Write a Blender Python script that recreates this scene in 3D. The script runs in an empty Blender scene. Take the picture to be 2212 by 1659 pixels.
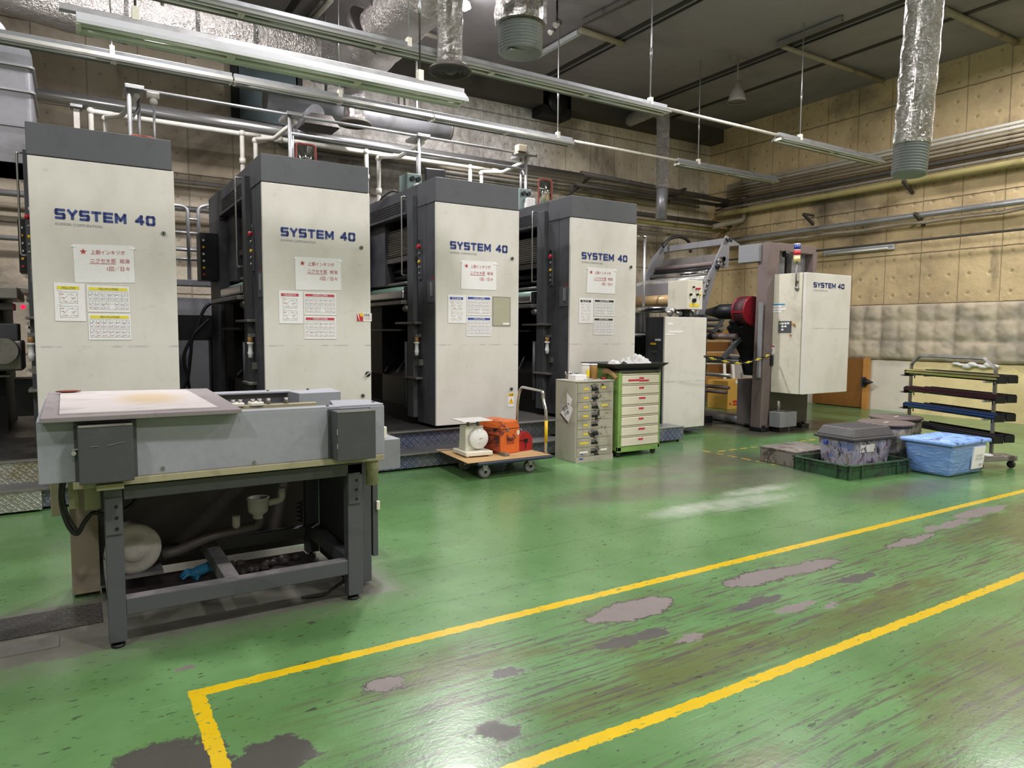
import bpy, bmesh, math, random
from mathutils import Vector, Matrix, noise
C = bpy.context.scene
PI = math.pi
rnd = random.Random(7)

# ------------------------------------------------------------------ camera
FPX, PITCH, YAW, ROLL, EYE = 1511.3, math.radians(4.266), math.radians(32.107), math.radians(0.355), 1.45
CF = Vector((math.sin(YAW)*math.cos(PITCH), math.cos(YAW)*math.cos(PITCH), -math.sin(PITCH)))
_r = Vector((math.cos(YAW), -math.sin(YAW), 0)); _u = _r.cross(CF)
CR = _r*math.cos(ROLL) + _u*math.sin(ROLL); CU = -_r*math.sin(ROLL) + _u*math.cos(ROLL)
cam_d = bpy.data.cameras.new('camera'); cam_d.sensor_width = 36.0; cam_d.lens = FPX/2212*36.0
cam_d.clip_end = 200
cam = bpy.data.objects.new('camera', cam_d); C.collection.objects.link(cam)
cam.matrix_world = Matrix(((CR.x, CU.x, -CF.x, 0), (CR.y, CU.y, -CF.y, 0), (CR.z, CU.z, -CF.z, EYE), (0, 0, 0, 1)))
C.camera = cam

def at(u, v, ax, val):
    """the point of the world plane (axis ax = val) seen at a place of the photograph"""
    d = CF + CR*((u-1106)/FPX) - CU*((v-829.5)/FPX)
    o = Vector((0, 0, EYE)); return o + d*((val-o[ax])/d[ax])

# ------------------------------------------------------------------ world, lamps, exposure
w = bpy.data.worlds.new('world'); C.world = w; w.use_nodes = True
w.node_tree.nodes['Background'].inputs[0].default_value = (.75, .85, 1, 1)
w.node_tree.nodes['Background'].inputs[1].default_value = .05
vs = C.view_settings; vs.view_transform = 'Standard'; vs.look = 'None'; vs.gamma = 1; vs.use_curve_mapping = False
vs.exposure = -0.72
def lamp(x, y, z, e, r=.22, col=(1, .955, .97), tilt=None):
    d = bpy.data.lights.new('high_bay_light', 'AREA'); d.shape = 'DISK'; d.size = r*2; d.energy = e; d.color = col
    o = bpy.data.objects.new('high_bay_light', d); C.collection.objects.link(o); o.location = (x, y, z)
    if tilt: o.rotation_euler = tilt
    return o
LAMPS = [(4.83, 9.0, 5.86, 600), (.9, 8.6, 5.9, 330), (-5, 9.0, 5.86, 110),
         (7.9, 5.6, 5.86, 270), (2.6, 4.6, 5.86, 250), (-2.6, 4.6, 5.86, 240), (11.2, 4.2, 5.86, 270),
         (7.0, .6, 5.86, 300), (2.4, .2, 5.86, 320), (-2.4, .2, 5.86, 240), (11.0, -.3, 5.86, 250),
         (4.6, -3.8, 5.86, 280), (-.2, -3.8, 5.86, 280), (9.2, -4.0, 5.86, 240)]
for l in LAMPS: lamp(*l)
for x, y in ((.9, 8.6), (7.9, 5.6), (2.6, 4.6)):          # the little light the lamp bodies throw sideways and up
    d = bpy.data.lights.new('lamp_spill', 'POINT'); d.energy = 22; d.shadow_soft_size = .12; o = bpy.data.objects.new('lamp_spill', d); C.collection.objects.link(o); o.location = (x, y, 5.72)

# ------------------------------------------------------------------ mesh builder
CUR = None        # when set, scales press parts about the camera by EYE_K
class MB:
    def __init__(s, M=None): s.bm = bmesh.new(); s.M = (CUR @ M if M else CUR) if CUR else M
    def _v(s, p):
        p = Vector(p); return s.bm.verts.new(s.M @ p if s.M else p)
    def _f(s, vs_, smooth=False, mi=0):
        try: f = s.bm.faces.new(vs_)
        except ValueError: return None
        f.smooth = smooth; f.material_index = mi; return f
    def hexa(s, pts, r=0, mi=0, seg=2):
        v = [s._v(p) for p in pts]; fs = []
        for q in ((0, 3, 2, 1), (4, 5, 6, 7), (0, 1, 5, 4), (1, 2, 6, 5), (2, 3, 7, 6), (3, 0, 4, 7)):
            fs.append(s._f([v[i] for i in q], mi=mi))
        if r > 0:
            ed = list({e for f in fs for e in f.edges})
            res = bmesh.ops.bevel(s.bm, geom=ed, offset=r, segments=seg, affect='EDGES', clamp_overlap=True, profile=.5)
            for f in res['faces']: f.material_index = mi
        return s
    def box(s, x0, x1, y0, y1, z0, z1, r=0, mi=0):
        return s.hexa([(x0, y0, z0), (x1, y0, z0), (x1, y1, z0), (x0, y1, z0), (x0, y0, z1), (x1, y0, z1), (x1, y1, z1), (x0, y1, z1)], r, mi)
    def taper(s, cx, cy, z0, z1, w0, d0, w1, d1, r=0, mi=0):
        a, b, c, d = w0/2, d0/2, w1/2, d1/2
        return s.hexa([(cx-a, cy-b, z0), (cx+a, cy-b, z0), (cx+a, cy+b, z0), (cx-a, cy+b, z0), (cx-c, cy-d, z1), (cx+c, cy-d, z1), (cx+c, cy+d, z1), (cx-c, cy+d, z1)], r, mi)
    def beam(s, p, q, w_, h, up=(0, 0, 1), r=0, mi=0):
        p, q = Vector(p), Vector(q); d = (q-p).normalized(); sd = d.cross(Vector(up))
        if sd.length < 1e-4: sd = d.cross(Vector((1, 0, 0)))
        sd.normalize(); u = sd.cross(d); a = sd*w_/2; b = u*h/2
        return s.hexa([p-a-b, p+a-b, q+a-b, q-a-b, p-a+b, p+a+b, q+a+b, q-a+b], r, mi)
    def ring(s, c, a, b, n, ra, rb=None, jit=None):
        rb = ra if rb is None else rb
        return [s._v(c + a*(math.cos(2*PI*i/n)*ra*(jit[i] if jit else 1)) + b*(math.sin(2*PI*i/n)*rb*(jit[i] if jit else 1))) for i in range(n)]
    def sweep(s, pts, rads, n=12, caps=True, mi=0, jitter=0, smooth=True):
        pts = [Vector(p) for p in pts]; m = len(pts)
        if not hasattr(rads, '__len__'): rads = [rads]*m
        t0 = (pts[1]-pts[0]).normalized(); a = t0.orthogonal().normalized(); prev = None; tp = t0
        for i in range(m):
            if i == 0: t = t0
            elif i == m-1: t = (pts[i]-pts[i-1]).normalized()
            else:
                t = (pts[i+1]-pts[i]).normalized() + (pts[i]-pts[i-1]).normalized()
                t = t.normalized() if t.length > 1e-6 else tp
            a = (a - t*a.dot(t)); a = a.normalized() if a.length > 1e-6 else t.orthogonal().normalized()
            b = t.cross(a)
            jit = [1 + rnd.uniform(-jitter, jitter) for _ in range(n)] if jitter else None
            rg = s.ring(pts[i], a, b, n, rads[i], None, jit)
            if prev:
                for k in range(n): s._f([prev[k], prev[(k+1) % n], rg[(k+1) % n], rg[k]], smooth, mi)
            elif caps: s._f(list(reversed(rg)), mi=mi)
            prev = rg; tp = t
        if caps: s._f(prev, mi=mi)
        return s
    def cyl(s, p, q, r, n=16, r2=None, mi=0, caps=True):
        return s.sweep([p, q], [r, r if r2 is None else r2], n, caps, mi)
    def lathe(s, prof, c=(0, 0, 0), axis='Z', n=24, mi=0, caps=True):
        c = Vector(c); A = {'Z': (Vector((1, 0, 0)), Vector((0, 1, 0)), Vector((0, 0, 1))), 'Y': (Vector((1, 0, 0)), Vector((0, 0, 1)), Vector((0, 1, 0))), 'X': (Vector((0, 1, 0)), Vector((0, 0, 1)), Vector((1, 0, 0)))}[axis]
        prev = None
        for k, (r, h) in enumerate(prof):
            rg = s.ring(c + A[2]*h, A[0], A[1], n, max(r, 1e-4))
            if prev:
                for i in range(n): s._f([prev[i], prev[(i+1) % n], rg[(i+1) % n], rg[i]], True, mi)
            elif caps: s._f(rg, mi=mi)
            prev = rg
        if caps: s._f(prev, mi=mi)
        return s
    def prism(s, poly, off, mi=0):
        a = [s._v(p) for p in poly]; b = [s._v(Vector(p)+Vector(off)) for p in poly]; n = len(a)
        s._f(list(reversed(a)), mi=mi); s._f(b, mi=mi)
        for i in range(n): s._f([a[i], a[(i+1) % n], b[(i+1) % n], b[i]], mi=mi)
        return s
    def quad(s, a, b, c, d, mi=0):
        s._f([s._v(a), s._v(b), s._v(c), s._v(d)], mi=mi); return s
    def mesh(s, me, M, mi=0):
        vs_ = [s._v(M @ v.co) for v in me.vertices]
        for p in me.polygons: s._f([vs_[i] for i in p.vertices], mi=mi)
        return s
    def sphere(s, c, r, sx=1, sy=1, sz=1, n=12, mi=0):
        k = n//2
        prof = [(r*math.sin(PI*i/k), -r*math.cos(PI*i/k)) for i in range(k+1)]
        M0 = s.M; s.M = (M0 or Matrix()) @ Matrix.Translation(c) @ Matrix.Diagonal((sx, sy, sz, 1))
        s.lathe(prof, n=n, mi=mi, caps=False); s.M = M0; return s

def smooth_path(pts, k=8):
    """round a polyline with Catmull-Rom"""
    P = [Vector(p) for p in pts]; out = []
    for i in range(len(P)-1):
        a, b, c, d = P[max(i-1, 0)], P[i], P[i+1], P[min(i+2, len(P)-1)]
        for j in range(k):
            t = j/k
            out.append(.5*((2*b) + (c-a)*t + (2*a-5*b+4*c-d)*t*t + (3*b-a-3*c+d)*t**3))
    return out + [P[-1]]
def bend(pts, r, k=5):
    """polyline with rounded corners of radius r"""
    P = [Vector(p) for p in pts]; out = [P[0]]
    for i in range(1, len(P)-1):
        a, b, c = P[i-1], P[i], P[i+1]
        d1 = (a-b); d2 = (c-b); q = min(r, d1.length*.49, d2.length*.49); s0 = b+d1.normalized()*q; s1 = b+d2.normalized()*q
        for j in range(k+1):
            t = j/k; out.append(s0*(1-t)**2 + b*2*t*(1-t) + s1*t*t)
    return out + [P[-1]]

def link(o):
    C.collection.objects.link(o); return o
def thing(name, label, cat, loc=(0, 0, 0), rz=0, group=None):
    o = link(bpy.data.objects.new(name, None)); o.empty_display_size = .1
    o.location = CUR @ Vector(loc) if CUR else loc; o.rotation_euler = (0, 0, rz); o['label'] = label; o['category'] = cat
    if group: o['group'] = group
    return o
def root_of(o):
    while o.parent: o = o.parent
    return o
def part(name, mb, mats, parent=None, label=None, local=False):
    """one mesh object; world-coordinate vertices are brought into the thing's own frame"""
    me = bpy.data.meshes.new(name)
    if parent and not local:
        r = root_of(parent)
        Minv = (Matrix.Translation(r.location) @ r.rotation_euler.to_matrix().to_4x4()).inverted()
        mb.bm.transform(Minv)
    bmesh.ops.recalc_face_normals(mb.bm, faces=mb.bm.faces)
    mb.bm.to_mesh(me); mb.bm.free()
    for m in (mats if isinstance(mats, (list, tuple)) else [mats]): me.materials.append(m)
    o = link(bpy.data.objects.new(name, me))
    if parent: o.parent = parent
    if label: o['label'] = label
    return o
def solo(name, mb, mats, label, cat, group=None, base=None):
    """a thing that is one mesh, its origin at its base"""
    if base is None:
        xs = [v.co for v in mb.bm.verts]
        base = Vector((sum(v.x for v in xs)/len(xs), sum(v.y for v in xs)/len(xs), min(v.z for v in xs)))
    elif CUR: base = CUR @ Vector(base)
    mb.bm.transform(Matrix.Translation(-Vector(base)))
    o = part(name, mb, mats); o.location = base; o['label'] = label; o['category'] = cat
    if group: o['group'] = group
    return o
def struct(name, mb, mats):
    o = part(name, mb, mats); o['kind'] = 'structure'; return o
def kids(o): return [c for c in C.collection.objects if c.parent == o]
def dup(o, off=(0, 0, 0), label=None, group=None, rz=None, parent=None):
    c = o.copy(); link(c)
    if parent: c.parent = parent
    else:
        c.location = Vector(o.location)+Vector(off)
        if rz is not None: c.rotation_euler = (0, 0, rz)
        if label: c['label'] = label
        if group: c['group'] = group
    for ch in kids(o): dup(ch, parent=c)
    return c

_tc = {}
def text_mesh(s, bold=0.0, font=None):
    """outline mesh of a text, one unit of letter height, lower left at the origin"""
    key = (s, bold)
    if key in _tc: return _tc[key]
    cu = bpy.data.curves.new('lettering', 'FONT'); cu.body = s; cu.size = 1; cu.offset = bold; cu.resolution_u = 3
    o = link(bpy.data.objects.new('lettering', cu)); bpy.context.view_layer.update()
    me = bpy.data.meshes.new_from_object(o.evaluated_get(bpy.context.evaluated_depsgraph_get()))
    bpy.data.objects.remove(o); bpy.data.curves.remove(cu)
    xs = [v.co.x for v in me.vertices] or [0]; me['x0'] = min(xs); me['x1'] = max(xs); _tc[key] = me
    return me
def put_text(mb, s, org, ux, uz, height, width=None, bold=0, align='L', mi=0, shear=0):
    """flat text on a plane: org = lower left, ux/uz = unit directions, height = cap height"""
    me = text_mesh(s, bold); sc = height/.72; w0 = (me['x1']-me['x0'])*sc
    sx = sc*(width/w0 if width else 1)
    wid = width or w0
    ux, uz = Vector(ux), Vector(uz); o = Vector(org)
    if align == 'C': o = o-ux*wid/2
    elif align == 'R': o = o-ux*wid
    uy = ux.cross(uz)
    o = o - ux*(me['x0']*sx)
    q = uz*sc+ux*(shear*sc)
    M = Matrix(((ux.x*sx, q.x, uy.x, o.x), (ux.y*sx, q.y, uy.y, o.y), (ux.z*sx, q.z, uy.z, o.z), (0, 0, 0, 1)))
    mb.mesh(me, M, mi)
# squared extended capitals as stroke lines in a 1 x 1 cell
GL = {'S': [[(1, 1), (.07, 1), (0, .9), (0, .6), (.07, .5), (.93, .5), (1, .4), (1, .1), (.93, 0), (0, 0)]],
      'Y': [[(0, 1), (.5, .45), (1, 1)], [(.5, .45), (.5, 0)]], 'T': [[(0, 1), (1, 1)], [(.5, 1), (.5, 0)]],
      'E': [[(1, 1), (0, 1), (0, 0), (1, 0)], [(0, .5), (.92, .5)]], 'M': [[(0, 0), (0, 1), (.5, .25), (1, 1), (1, 0)]],
      '4': [[(.75, 0), (.75, 1), (0, .3), (1, .3)]], '0': [[(.1, 1), (.9, 1), (1, .86), (1, .14), (.9, 0), (.1, 0), (0, .14), (0, .86), (.1, 1)]]}
def stroke(mb, pts, th, N, mi=0):
    N = Vector(N)
    for a, b in zip(pts, pts[1:]):
        a, b = Vector(a), Vector(b); d = b-a
        if d.length < 1e-6: continue
        d.normalize(); s = d.cross(N).normalized()*th/2; e = d*th*.42
        mb.quad(a-s-e, a+s-e, b+s+e, b-s+e, mi)
def put_wide(mb, s, org, ux, uz, h, width, th):
    """text in the squared extended letters"""
    ux, uz, o = Vector(ux), Vector(uz), Vector(org); N = ux.cross(uz)
    adv = {' ': .55, 'M': 1.3}; tot = sum(adv.get(c, 1.14) for c in s)-.14; cw = width/tot; x = 0
    for c in s:
        for st in GL.get(c, []):
            stroke(mb, [o+ux*(x+th/2+p[0]*(cw*(1.16 if c == 'M' else 1)-th))+uz*(th/2+p[1]*(h-th)) for p in st], th, N)
        x += adv.get(c, 1.14)*cw
# ------------------------------------------------------------------ materials
def lin(h):
    if isinstance(h, str):
        c = [int(h[i:i+2], 16)/255 for i in (0, 2, 4)]
        return tuple(((x+.055)/1.055)**2.4 if x > .04045 else x/12.92 for x in c)
    return tuple(h)
class NT:
    def __init__(s, name):
        s.m = bpy.data.materials.new(name); s.m.use_nodes = True; s.t = s.m.node_tree; s.t.nodes.clear()
        s.out = s.t.nodes.new('ShaderNodeOutputMaterial'); s.b = s.t.nodes.new('ShaderNodeBsdfPrincipled')
        s.t.links.new(s.b.outputs[0], s.out.inputs[0]); s.co = s.n('ShaderNodeTexCoord').outputs['Object']
    def n(s, t, **kw):
        x = s.t.nodes.new(t)
        for k, v in kw.items(): setattr(x, k, v)
        return x
    def put(s, sock, v):
        if hasattr(v, 'is_linked') or hasattr(v, 'links'): s.t.links.new(v, sock)
        else:
            if sock.type == 'RGBA': v = (*lin(v), 1) if len(v) != 4 or isinstance(v, str) else v
            sock.default_value = v
    def math(s, op, a, b=0.0, c=0.0, clamp=False):
        x = s.n('ShaderNodeMath', operation=op, use_clamp=clamp)
        for i, v in enumerate((a, b, c)): s.put(x.inputs[i], v)
        return x.outputs[0]
    def vmath(s, op, a, b=(0, 0, 0)):
        x = s.n('ShaderNodeVectorMath', operation=op); s.put(x.inputs[0], a); s.put(x.inputs[1], b); return x.outputs[0]
    def map(s, sc=(1, 1, 1), loc=(0, 0, 0), v=None, rot=(0, 0, 0)):
        x = s.n('ShaderNodeMapping'); s.put(x.inputs['Vector'], v or s.co); s.put(x.inputs['Scale'], sc); s.put(x.inputs['Location'], loc); s.put(x.inputs['Rotation'], rot); return x.outputs[0]
    def noise(s, sc, det=4, rough=.55, v=None, dist=0):
        x = s.n('ShaderNodeTexNoise'); s.put(x.inputs['Vector'], v or s.co); x.inputs['Scale'].default_value = sc; x.inputs['Detail'].default_value = det
        x.inputs['Roughness'].default_value = rough; x.inputs['Distortion'].default_value = dist; return x.outputs[0]
    def step(s, v, a, b, lo=0.0, hi=1.0):
        x = s.n('ShaderNodeMapRange', interpolation_type='SMOOTHSTEP'); s.put(x.inputs[0], v); x.inputs[1].default_value = a; x.inputs[2].default_value = b; x.inputs[3].default_value = lo; x.inputs[4].default_value = hi; return x.outputs[0]
    def mix(s, f, a, b, mode='MIX'):
        x = s.n('ShaderNodeMix', data_type='RGBA', blend_type=mode); s.put(x.inputs[0], f); s.put(x.inputs[6], a); s.put(x.inputs[7], b); return x.outputs[2]
    def xyz(s, v=None):
        x = s.n('ShaderNodeSeparateXYZ'); s.put(x.inputs[0], v or s.co); return x.outputs
    def bump(s, h, st=.3, d=.01):
        x = s.n('ShaderNodeBump'); s.put(x.inputs['Height'], h); x.inputs['Strength'].default_value = st; x.inputs['Distance'].default_value = d
        s.t.links.new(x.outputs[0], s.b.inputs['Normal'])
    def fin(s, col=None, rough=None, metal=None, spec=None):
        for k, v in (('Base Color', col), ('Roughness', rough), ('Metallic', metal), ('Specular IOR Level', spec)):
            if v is not None: s.put(s.b.inputs[k], v)
        return s.m
def paint(name, col, rough=.5, metal=0, dirt=None, amt=.5, sc=3, fine=.06, spec=.4, stretch=(1, 1, 1), lo=.5, hi=.75):
    """painted or bare surface with blotchy dirt and a fine grain"""
    t = NT(name); v = t.map(stretch)
    c = lin(col)
    g = t.noise(sc*14, 3, .6, v)
    base = t.mix(g, tuple(x*(1-fine*2) for x in c), tuple(min(1, x*(1+fine*2)) for x in c))
    if dirt:
        d = t.math('MULTIPLY', t.step(t.noise(sc, 6, .62, v, .4), lo, hi), amt)
        base = t.mix(d, base, dirt)
    r = t.math('MULTIPLY_ADD', g, .16, rough-.08)
    return t.fin(base, r, float(metal), spec)
def plain(name, col, rough=.5, metal=0, spec=.5, em=None):
    t = NT(name); g = t.noise(40, 2); c = lin(col)
    t.fin(t.mix(g, tuple(x*.92 for x in c), tuple(min(1, x*1.06) for x in c)), rough, float(metal), spec)
    if em: t.put(t.b.inputs['Emission Color'], em[0]); t.b.inputs['Emission Strength'].default_value = em[1]
    return t.m
def foil(name, col, rough=.32, bsc=9, st=.9, axis=(1, 1, 1), dust=.5):
    t = NT(name); v = t.map(axis)
    n1 = t.noise(bsc, 5, .65, v, .6); n2 = t.noise(bsc*4.5, 3, .6, v, .8)
    t.bump(t.math('ADD', n1, t.math('MULTIPLY', n2, .6)), st, .09)
    d = t.step(t.noise(2.2, 5, .6), .42, .75)
    return t.fin(t.mix(t.math('MULTIPLY', d, dust), col, '6b6560'), t.math('MULTIPLY_ADD', d, .2, rough), t.math('MULTIPLY_ADD', d, -.35, .95))
def tread(name, col, col2, stain, metal=.8):
    """diamond tread plate: raised lozenges in two directions"""
    t = NT(name)
    def loz(rot, off):
        v = t.map((1, 1, 1), off, None, rot)
        o = t.xyz(v); 
        return o
    x, y, z = t.xyz()
    a = t.math('ADD', x, t.math('ADD', t.math('MULTIPLY', y, .0), z)); b = t.math('SUBTRACT', x, z)
    p = .042
    def fr(q, per, sh=0): return t.math('ABSOLUTE', t.math('SUBTRACT', t.math('FRACT', t.math('ADD', t.math('DIVIDE', q, per), sh)), .5))
    ay = t.math('ADD', x, t.math('ADD', y, z)); by = t.math('SUBTRACT', t.math('SUBTRACT', x, y), z)
    m1 = t.math('MULTIPLY', t.step(fr(ay, p), .2, .1), t.step(fr(by, p*2), .34, .22))
    m2 = t.math('MULTIPLY', t.step(fr(by, p, .5), .2, .1), t.step(fr(ay, p*2, .5), .34, .22))
    m = t.math('MAXIMUM', m1, m2)
    t.bump(m, 1.0, .006)
    d = t.step(t.noise(1.6, 6, .65), .42, .66)
    c = t.mix(m, t.mix(t.math('MULTIPLY', d, .85), col, stain), t.mix(t.math('MULTIPLY', d, .4), col2, stain))
    return t.fin(c, t.math('MULTIPLY_ADD', d, .2, .33), float(metal))
M = {}
def defm(k, m): M[k] = m
cream = 'cfcabb'
def cream_panel(name, base, seed=0):
    t = NT(name); x, y, z = t.xyz()
    big = t.step(t.noise(2.3, 5, .6, t.map((1, 1, .7), (seed, 0, 0))), .4, .72)
    fine_ = t.noise(24, 4, .7)
    sm = t.math('MULTIPLY', t.step(t.noise(5, 6, .7, t.map((1, 1, 2.4), (seed+3, 0, 0)), .6), .58, .75), .35)
    low = t.step(z, 2.6, .2)
    c = t.mix(t.math('MULTIPLY', big, .45), base, 'b4b0a4'); c = t.mix(sm, c, '8f8b7c')
    # a horizontal rub mark and small chips
    rub = t.math('MULTIPLY', t.step(t.math('ABSOLUTE', t.math('SUBTRACT', z, .94)), .012, .002), t.step(t.noise(6, 3, .6, t.map((1, 1, .2))), .42, .6))
    c = t.mix(t.math('MULTIPLY', rub, .55), c, '8c8f90')
    chip = t.step(t.noise(30, 2, .5, t.map((1, 1, 1.8), (seed, 0, 0))), .76, .79)
    c = t.mix(t.math('MULTIPLY', chip, t.math('MULTIPLY', low, .8)), c, '5c5748')
    return t.fin(c, t.math('MULTIPLY_ADD', fine_, .18, .36), 0.0, .4)
defm('cream', cream_panel('cream_enamel', 'd1cec6'))
defm('cream2', paint('cream_enamel_plain', 'cdc9b8', .42, 0, 'a09b88', .5, 3))
defm('dark', paint('dark_grey_enamel', '505256', .48, 0, '3a3b3e', .7, 3))
defm('dark_side', paint('dirty_dark_enamel', '48494d', .5, 0, '2b2c2f', .85, 2.2, lo=.42, hi=.7))
defm('black', paint('oily_black_steel', '17181b', .45, .2, '26262a', .8, 4))
defm('soot', paint('sooty_black', '0e0f11', .6, 0, '1b1b1e', .8, 4))
defm('steel', paint('bright_steel', 'c6c6c3', .28, .6, '8d8a84', .6, 5))
defm('chrome', plain('chrome_plate', 'd0d0ce', .16, 1))
defm('dull_steel', paint('dull_steel', '8d8b86', .42, .75, '5a5752', .7, 4))
defm('blanket', plain('green_rubber_blanket', '5d7a6c', .45))
defm('blue_text', plain('blue_lettering', '2d3f7e', .5))
defm('grey_text', plain('grey_lettering', '7f8286', .6))
defm('lock', plain('grey_lock_metal', '6d6d6c', .35, .8))
defm('grey', paint('blue_grey_enamel', '8d9096', .46, 0, '74787c', .6, 2.6))
defm('grey2', paint('mid_grey_enamel', '7e8083', .5, 0, '5f6063', .6, 3))
defm('frame', paint('charcoal_enamel', '4b4d50', .5, 0, '37383b', .6, 5))
defm('dusty', paint('dusty_charcoal', '5d5c5d', .75, 0, '8b8786', .8, 4, lo=.35, hi=.65))
defm('flap', paint('charcoal_cover', '434547', .42, 0, '57585a', .5, 6))
defm('yellowed', paint('yellowed_cream_rail', '979275', .5, 0, '6d694c', .8, 9))
defm('board', paint('worn_chipboard', '7d7676', .6, 0, '5d5553', .8, 3.5, stretch=(1.6, .8, 1)))
def mat_sheet():
    t = NT('stained_white_sheet'); x, y, z = t.xyz()
    n = t.noise(4, 5, .6, t.map((1, 1.6, 1)), .6)
    r = t.math('SQRT', t.math('ADD', t.math('POWER', t.math('DIVIDE', t.math('SUBTRACT', x, .08), .22), 2.0), t.math('POWER', t.math('DIVIDE', y, .5), 2.0)))
    yel = t.math('MULTIPLY', t.step(t.math('ADD', r, t.math('MULTIPLY', n, .8)), 1.35, .65), .75)
    c = t.mix(t.step(n, .45, .7), 'b3adaa', '9d9795'); c = t.mix(yel, c, 'ab9468')
    st = t.step(t.noise(7, 5, .7, t.map((.5, 2.2, 1), (3, 1, 0)), .8), .63, .72)
    c = t.mix(t.math('MULTIPLY', st, .6), c, '4f5156')
    return t.fin(c, .55)
defm('sheet', mat_sheet())
defm('paper', plain('white_paper', 'e6e5e4', .55))
defm('red_ink', plain('red_ink', 'b03a38', .6)); defm('black_ink', plain('black_ink', '26262a', .6)); defm('violet_ink', plain('violet_ink', '6c5fae', .6))
defm('line_ink', plain('grey_rule', '8d8d92', .6))
defm('band_yellow', plain('yellow_band', 'dcd23c', .5)); defm('band_red', plain('red_band', 'b8404c', .5)); defm('band_blue', plain('blue_band', '31479a', .5)); defm('band_black', plain('black_band', '202024', .5))
defm('white_ink', plain('white_ink', 'dadada', .5)); defm('olive_ink', plain('olive_ink', '6f6a24', .6))
defm('tape', plain('clear_tape', 'f2f2f0', .2))
defm('warn', plain('warning_yellow', 'e8b921', .5)); defm('red', plain('signal_red', 'b5232e', .45))
defm('foil', foil('wrinkled_foil', 'c6c3bf', .17, 10, 1.0, dust=.25))
defm('foil_fine', foil('ribbed_foil', 'b4b0ac', .2, 18, 1.0, (1, 1, .55)))
defm('foil_dark', foil('dusty_foil', 'c4bfbb', .36, 8, .6, dust=.45))
defm('galv', paint('galvanised_steel', 'a9aaab', .36, .6, '6e6c6a', .6, 3))
defm('galv_dark', paint('sooted_galvanised', '66625e', .5, .5, '3d3a38', .8, 2.5))
defm('duct_paint', paint('grey_duct_sheet', '8f9094', .4, .5, '5f5c5b', .75, 1.6))
defm('light_white', paint('white_lamp_enamel', 'bfc2c4', .35, 0, 'a3a49f', .5, 4))
defm('tube', plain('unlit_fluorescent_glass', 'e4e3dc', .25))
defm('pvc', paint('grey_white_pvc', 'c9c6bd', .4, 0, '97938a', .6, 5))
defm('pipe_grey', paint('grey_conduit', '8b877f', .5, .2, '55514b', .8, 3)); defm('pipe_dark', paint('sooty_pipe', '4d4843', .6, .1, '2c2927', .8, 3)); defm('pipe_yellow', paint('yellowed_pipe', 'a79c68', .5, 0, '6b6142', .8, 2.5))
defm('pipe_tan', paint('tan_pipe', '9a8f7c', .5, 0, '5d554b', .8, 3))
defm('wood', paint('brown_plywood', '7d5426', .5, 0, '57381a', .8, 2.2, stretch=(1, 1, .25))); defm('wood_edge', paint('pale_timber_edge', 'b4803f', .55, 0, '8a5d2a', .6, 4))
defm('brown', paint('brown_grey_column', '6b5f5c', .48, 0, '4d4341', .7, 2.5))
defm('dkbrown', paint('brown_black_column', '4d4745', .5, 0, '383332', .7, 3))
defm('orange', paint('worn_orange_enamel', 'd2672c', .42, 0, '5b3034', .9, 6, lo=.55, hi=.64)); defm('orange_d', paint('greasy_orange_enamel', 'a5492a', .42, 0, '3a2526', .95, 5, stretch=(1, 1, 2.6), lo=.42, hi=.58)); defm('crimson', paint('dark_red_enamel', '9a1c20', .4, 0, '4f1a1c', .8, 5, lo=.55, hi=.7))
defm('card', paint('cardboard', 'bb9a6c', .75, 0, 'a5865c', .5, 3)); defm('navy', plain('navy_rubber_bumper', '2b3145', .45))
defm('tyre', plain('grey_rubber_tyre', '6f6f6d', .55)); defm('blacktyre', plain('black_caster_tyre', '232323', .5))
defm('ivory', paint('ivory_enamel', 'dad7c6', .35, 0, 'b9b5a0', .4, 5)); defm('dial', paint('dial_face_white', 'dfdfdb', .25, 0, 'c9c9c4', .6, 9))
defm('green', paint('apple_green_enamel', '86ab5b', .42, 0, '5b7440', .7, 5)); defm('drawer', paint('cream_drawer_front', 'dfd9c3', .42, 0, 'a89f7d', .5, 7, lo=.6, hi=.72))
defm('beige', paint('beige_locker_enamel', 'a8a495', .45, 0, '858070', .6, 3)); 
def grub():
    t = NT('ink_smeared_drawer'); x, y, z = t.xyz()
    n = t.noise(13, 6, .7, None, .7); d = t.math('ABSOLUTE', t.math('SUBTRACT', x, .0))
    e = t.math('SUBTRACT', n, t.math('MULTIPLY', d, 1.0))
    c = t.mix(t.step(t.noise(4, 5), .4, .7), 'aaa594', '8c8776'); c = t.mix(t.step(e, .42, .56), c, '1b1a1a')
    return t.fin(c, .45)
defm('beige_d', grub())
defm('tin_top', paint('oily_tool_tray', '57534d', .45, .4, '26231f', .9, 8)); defm('amber', plain('amber_jar', '9a7440', .2)); defm('jar', plain('clear_plastic_jar', 'c9c3b8', .12))
defm('rag', paint('crumpled_rag', 'd3d2cf', .8, 0, '9c9a98', .5, 12)); defm('blackp', plain('black_plastic', '1b1b1c', .45)); defm('pink_label', plain('red_drawer_label', 'c8354a', .55)); defm('yel_label', plain('yellow_tape_label', 'e0c92c', .55))
def spat(name, base, cols, sc=5):
    t = NT(name); c = base
    for i, q in enumerate(cols):
        m = t.step(t.noise(sc*(1+.3*i), 5, .65, t.map((1, 1, .6), (i*7.3, i*2.1, 0)), .6), .55, .62); c = t.mix(t.math('MULTIPLY', m, .85), c, q)
    return t.fin(c, .42)
defm('bin_grey', spat('ink_splashed_grey_bin', '9b98a6', ['6a6a74', '23222a', '5f76a8', '5d3b4f', '7a7458', '1d1c20'])); defm('bin_lid', paint('charcoal_bin_lid', '4b4a4b', .5, 0, '5f5d5e', .6, 6))
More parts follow.
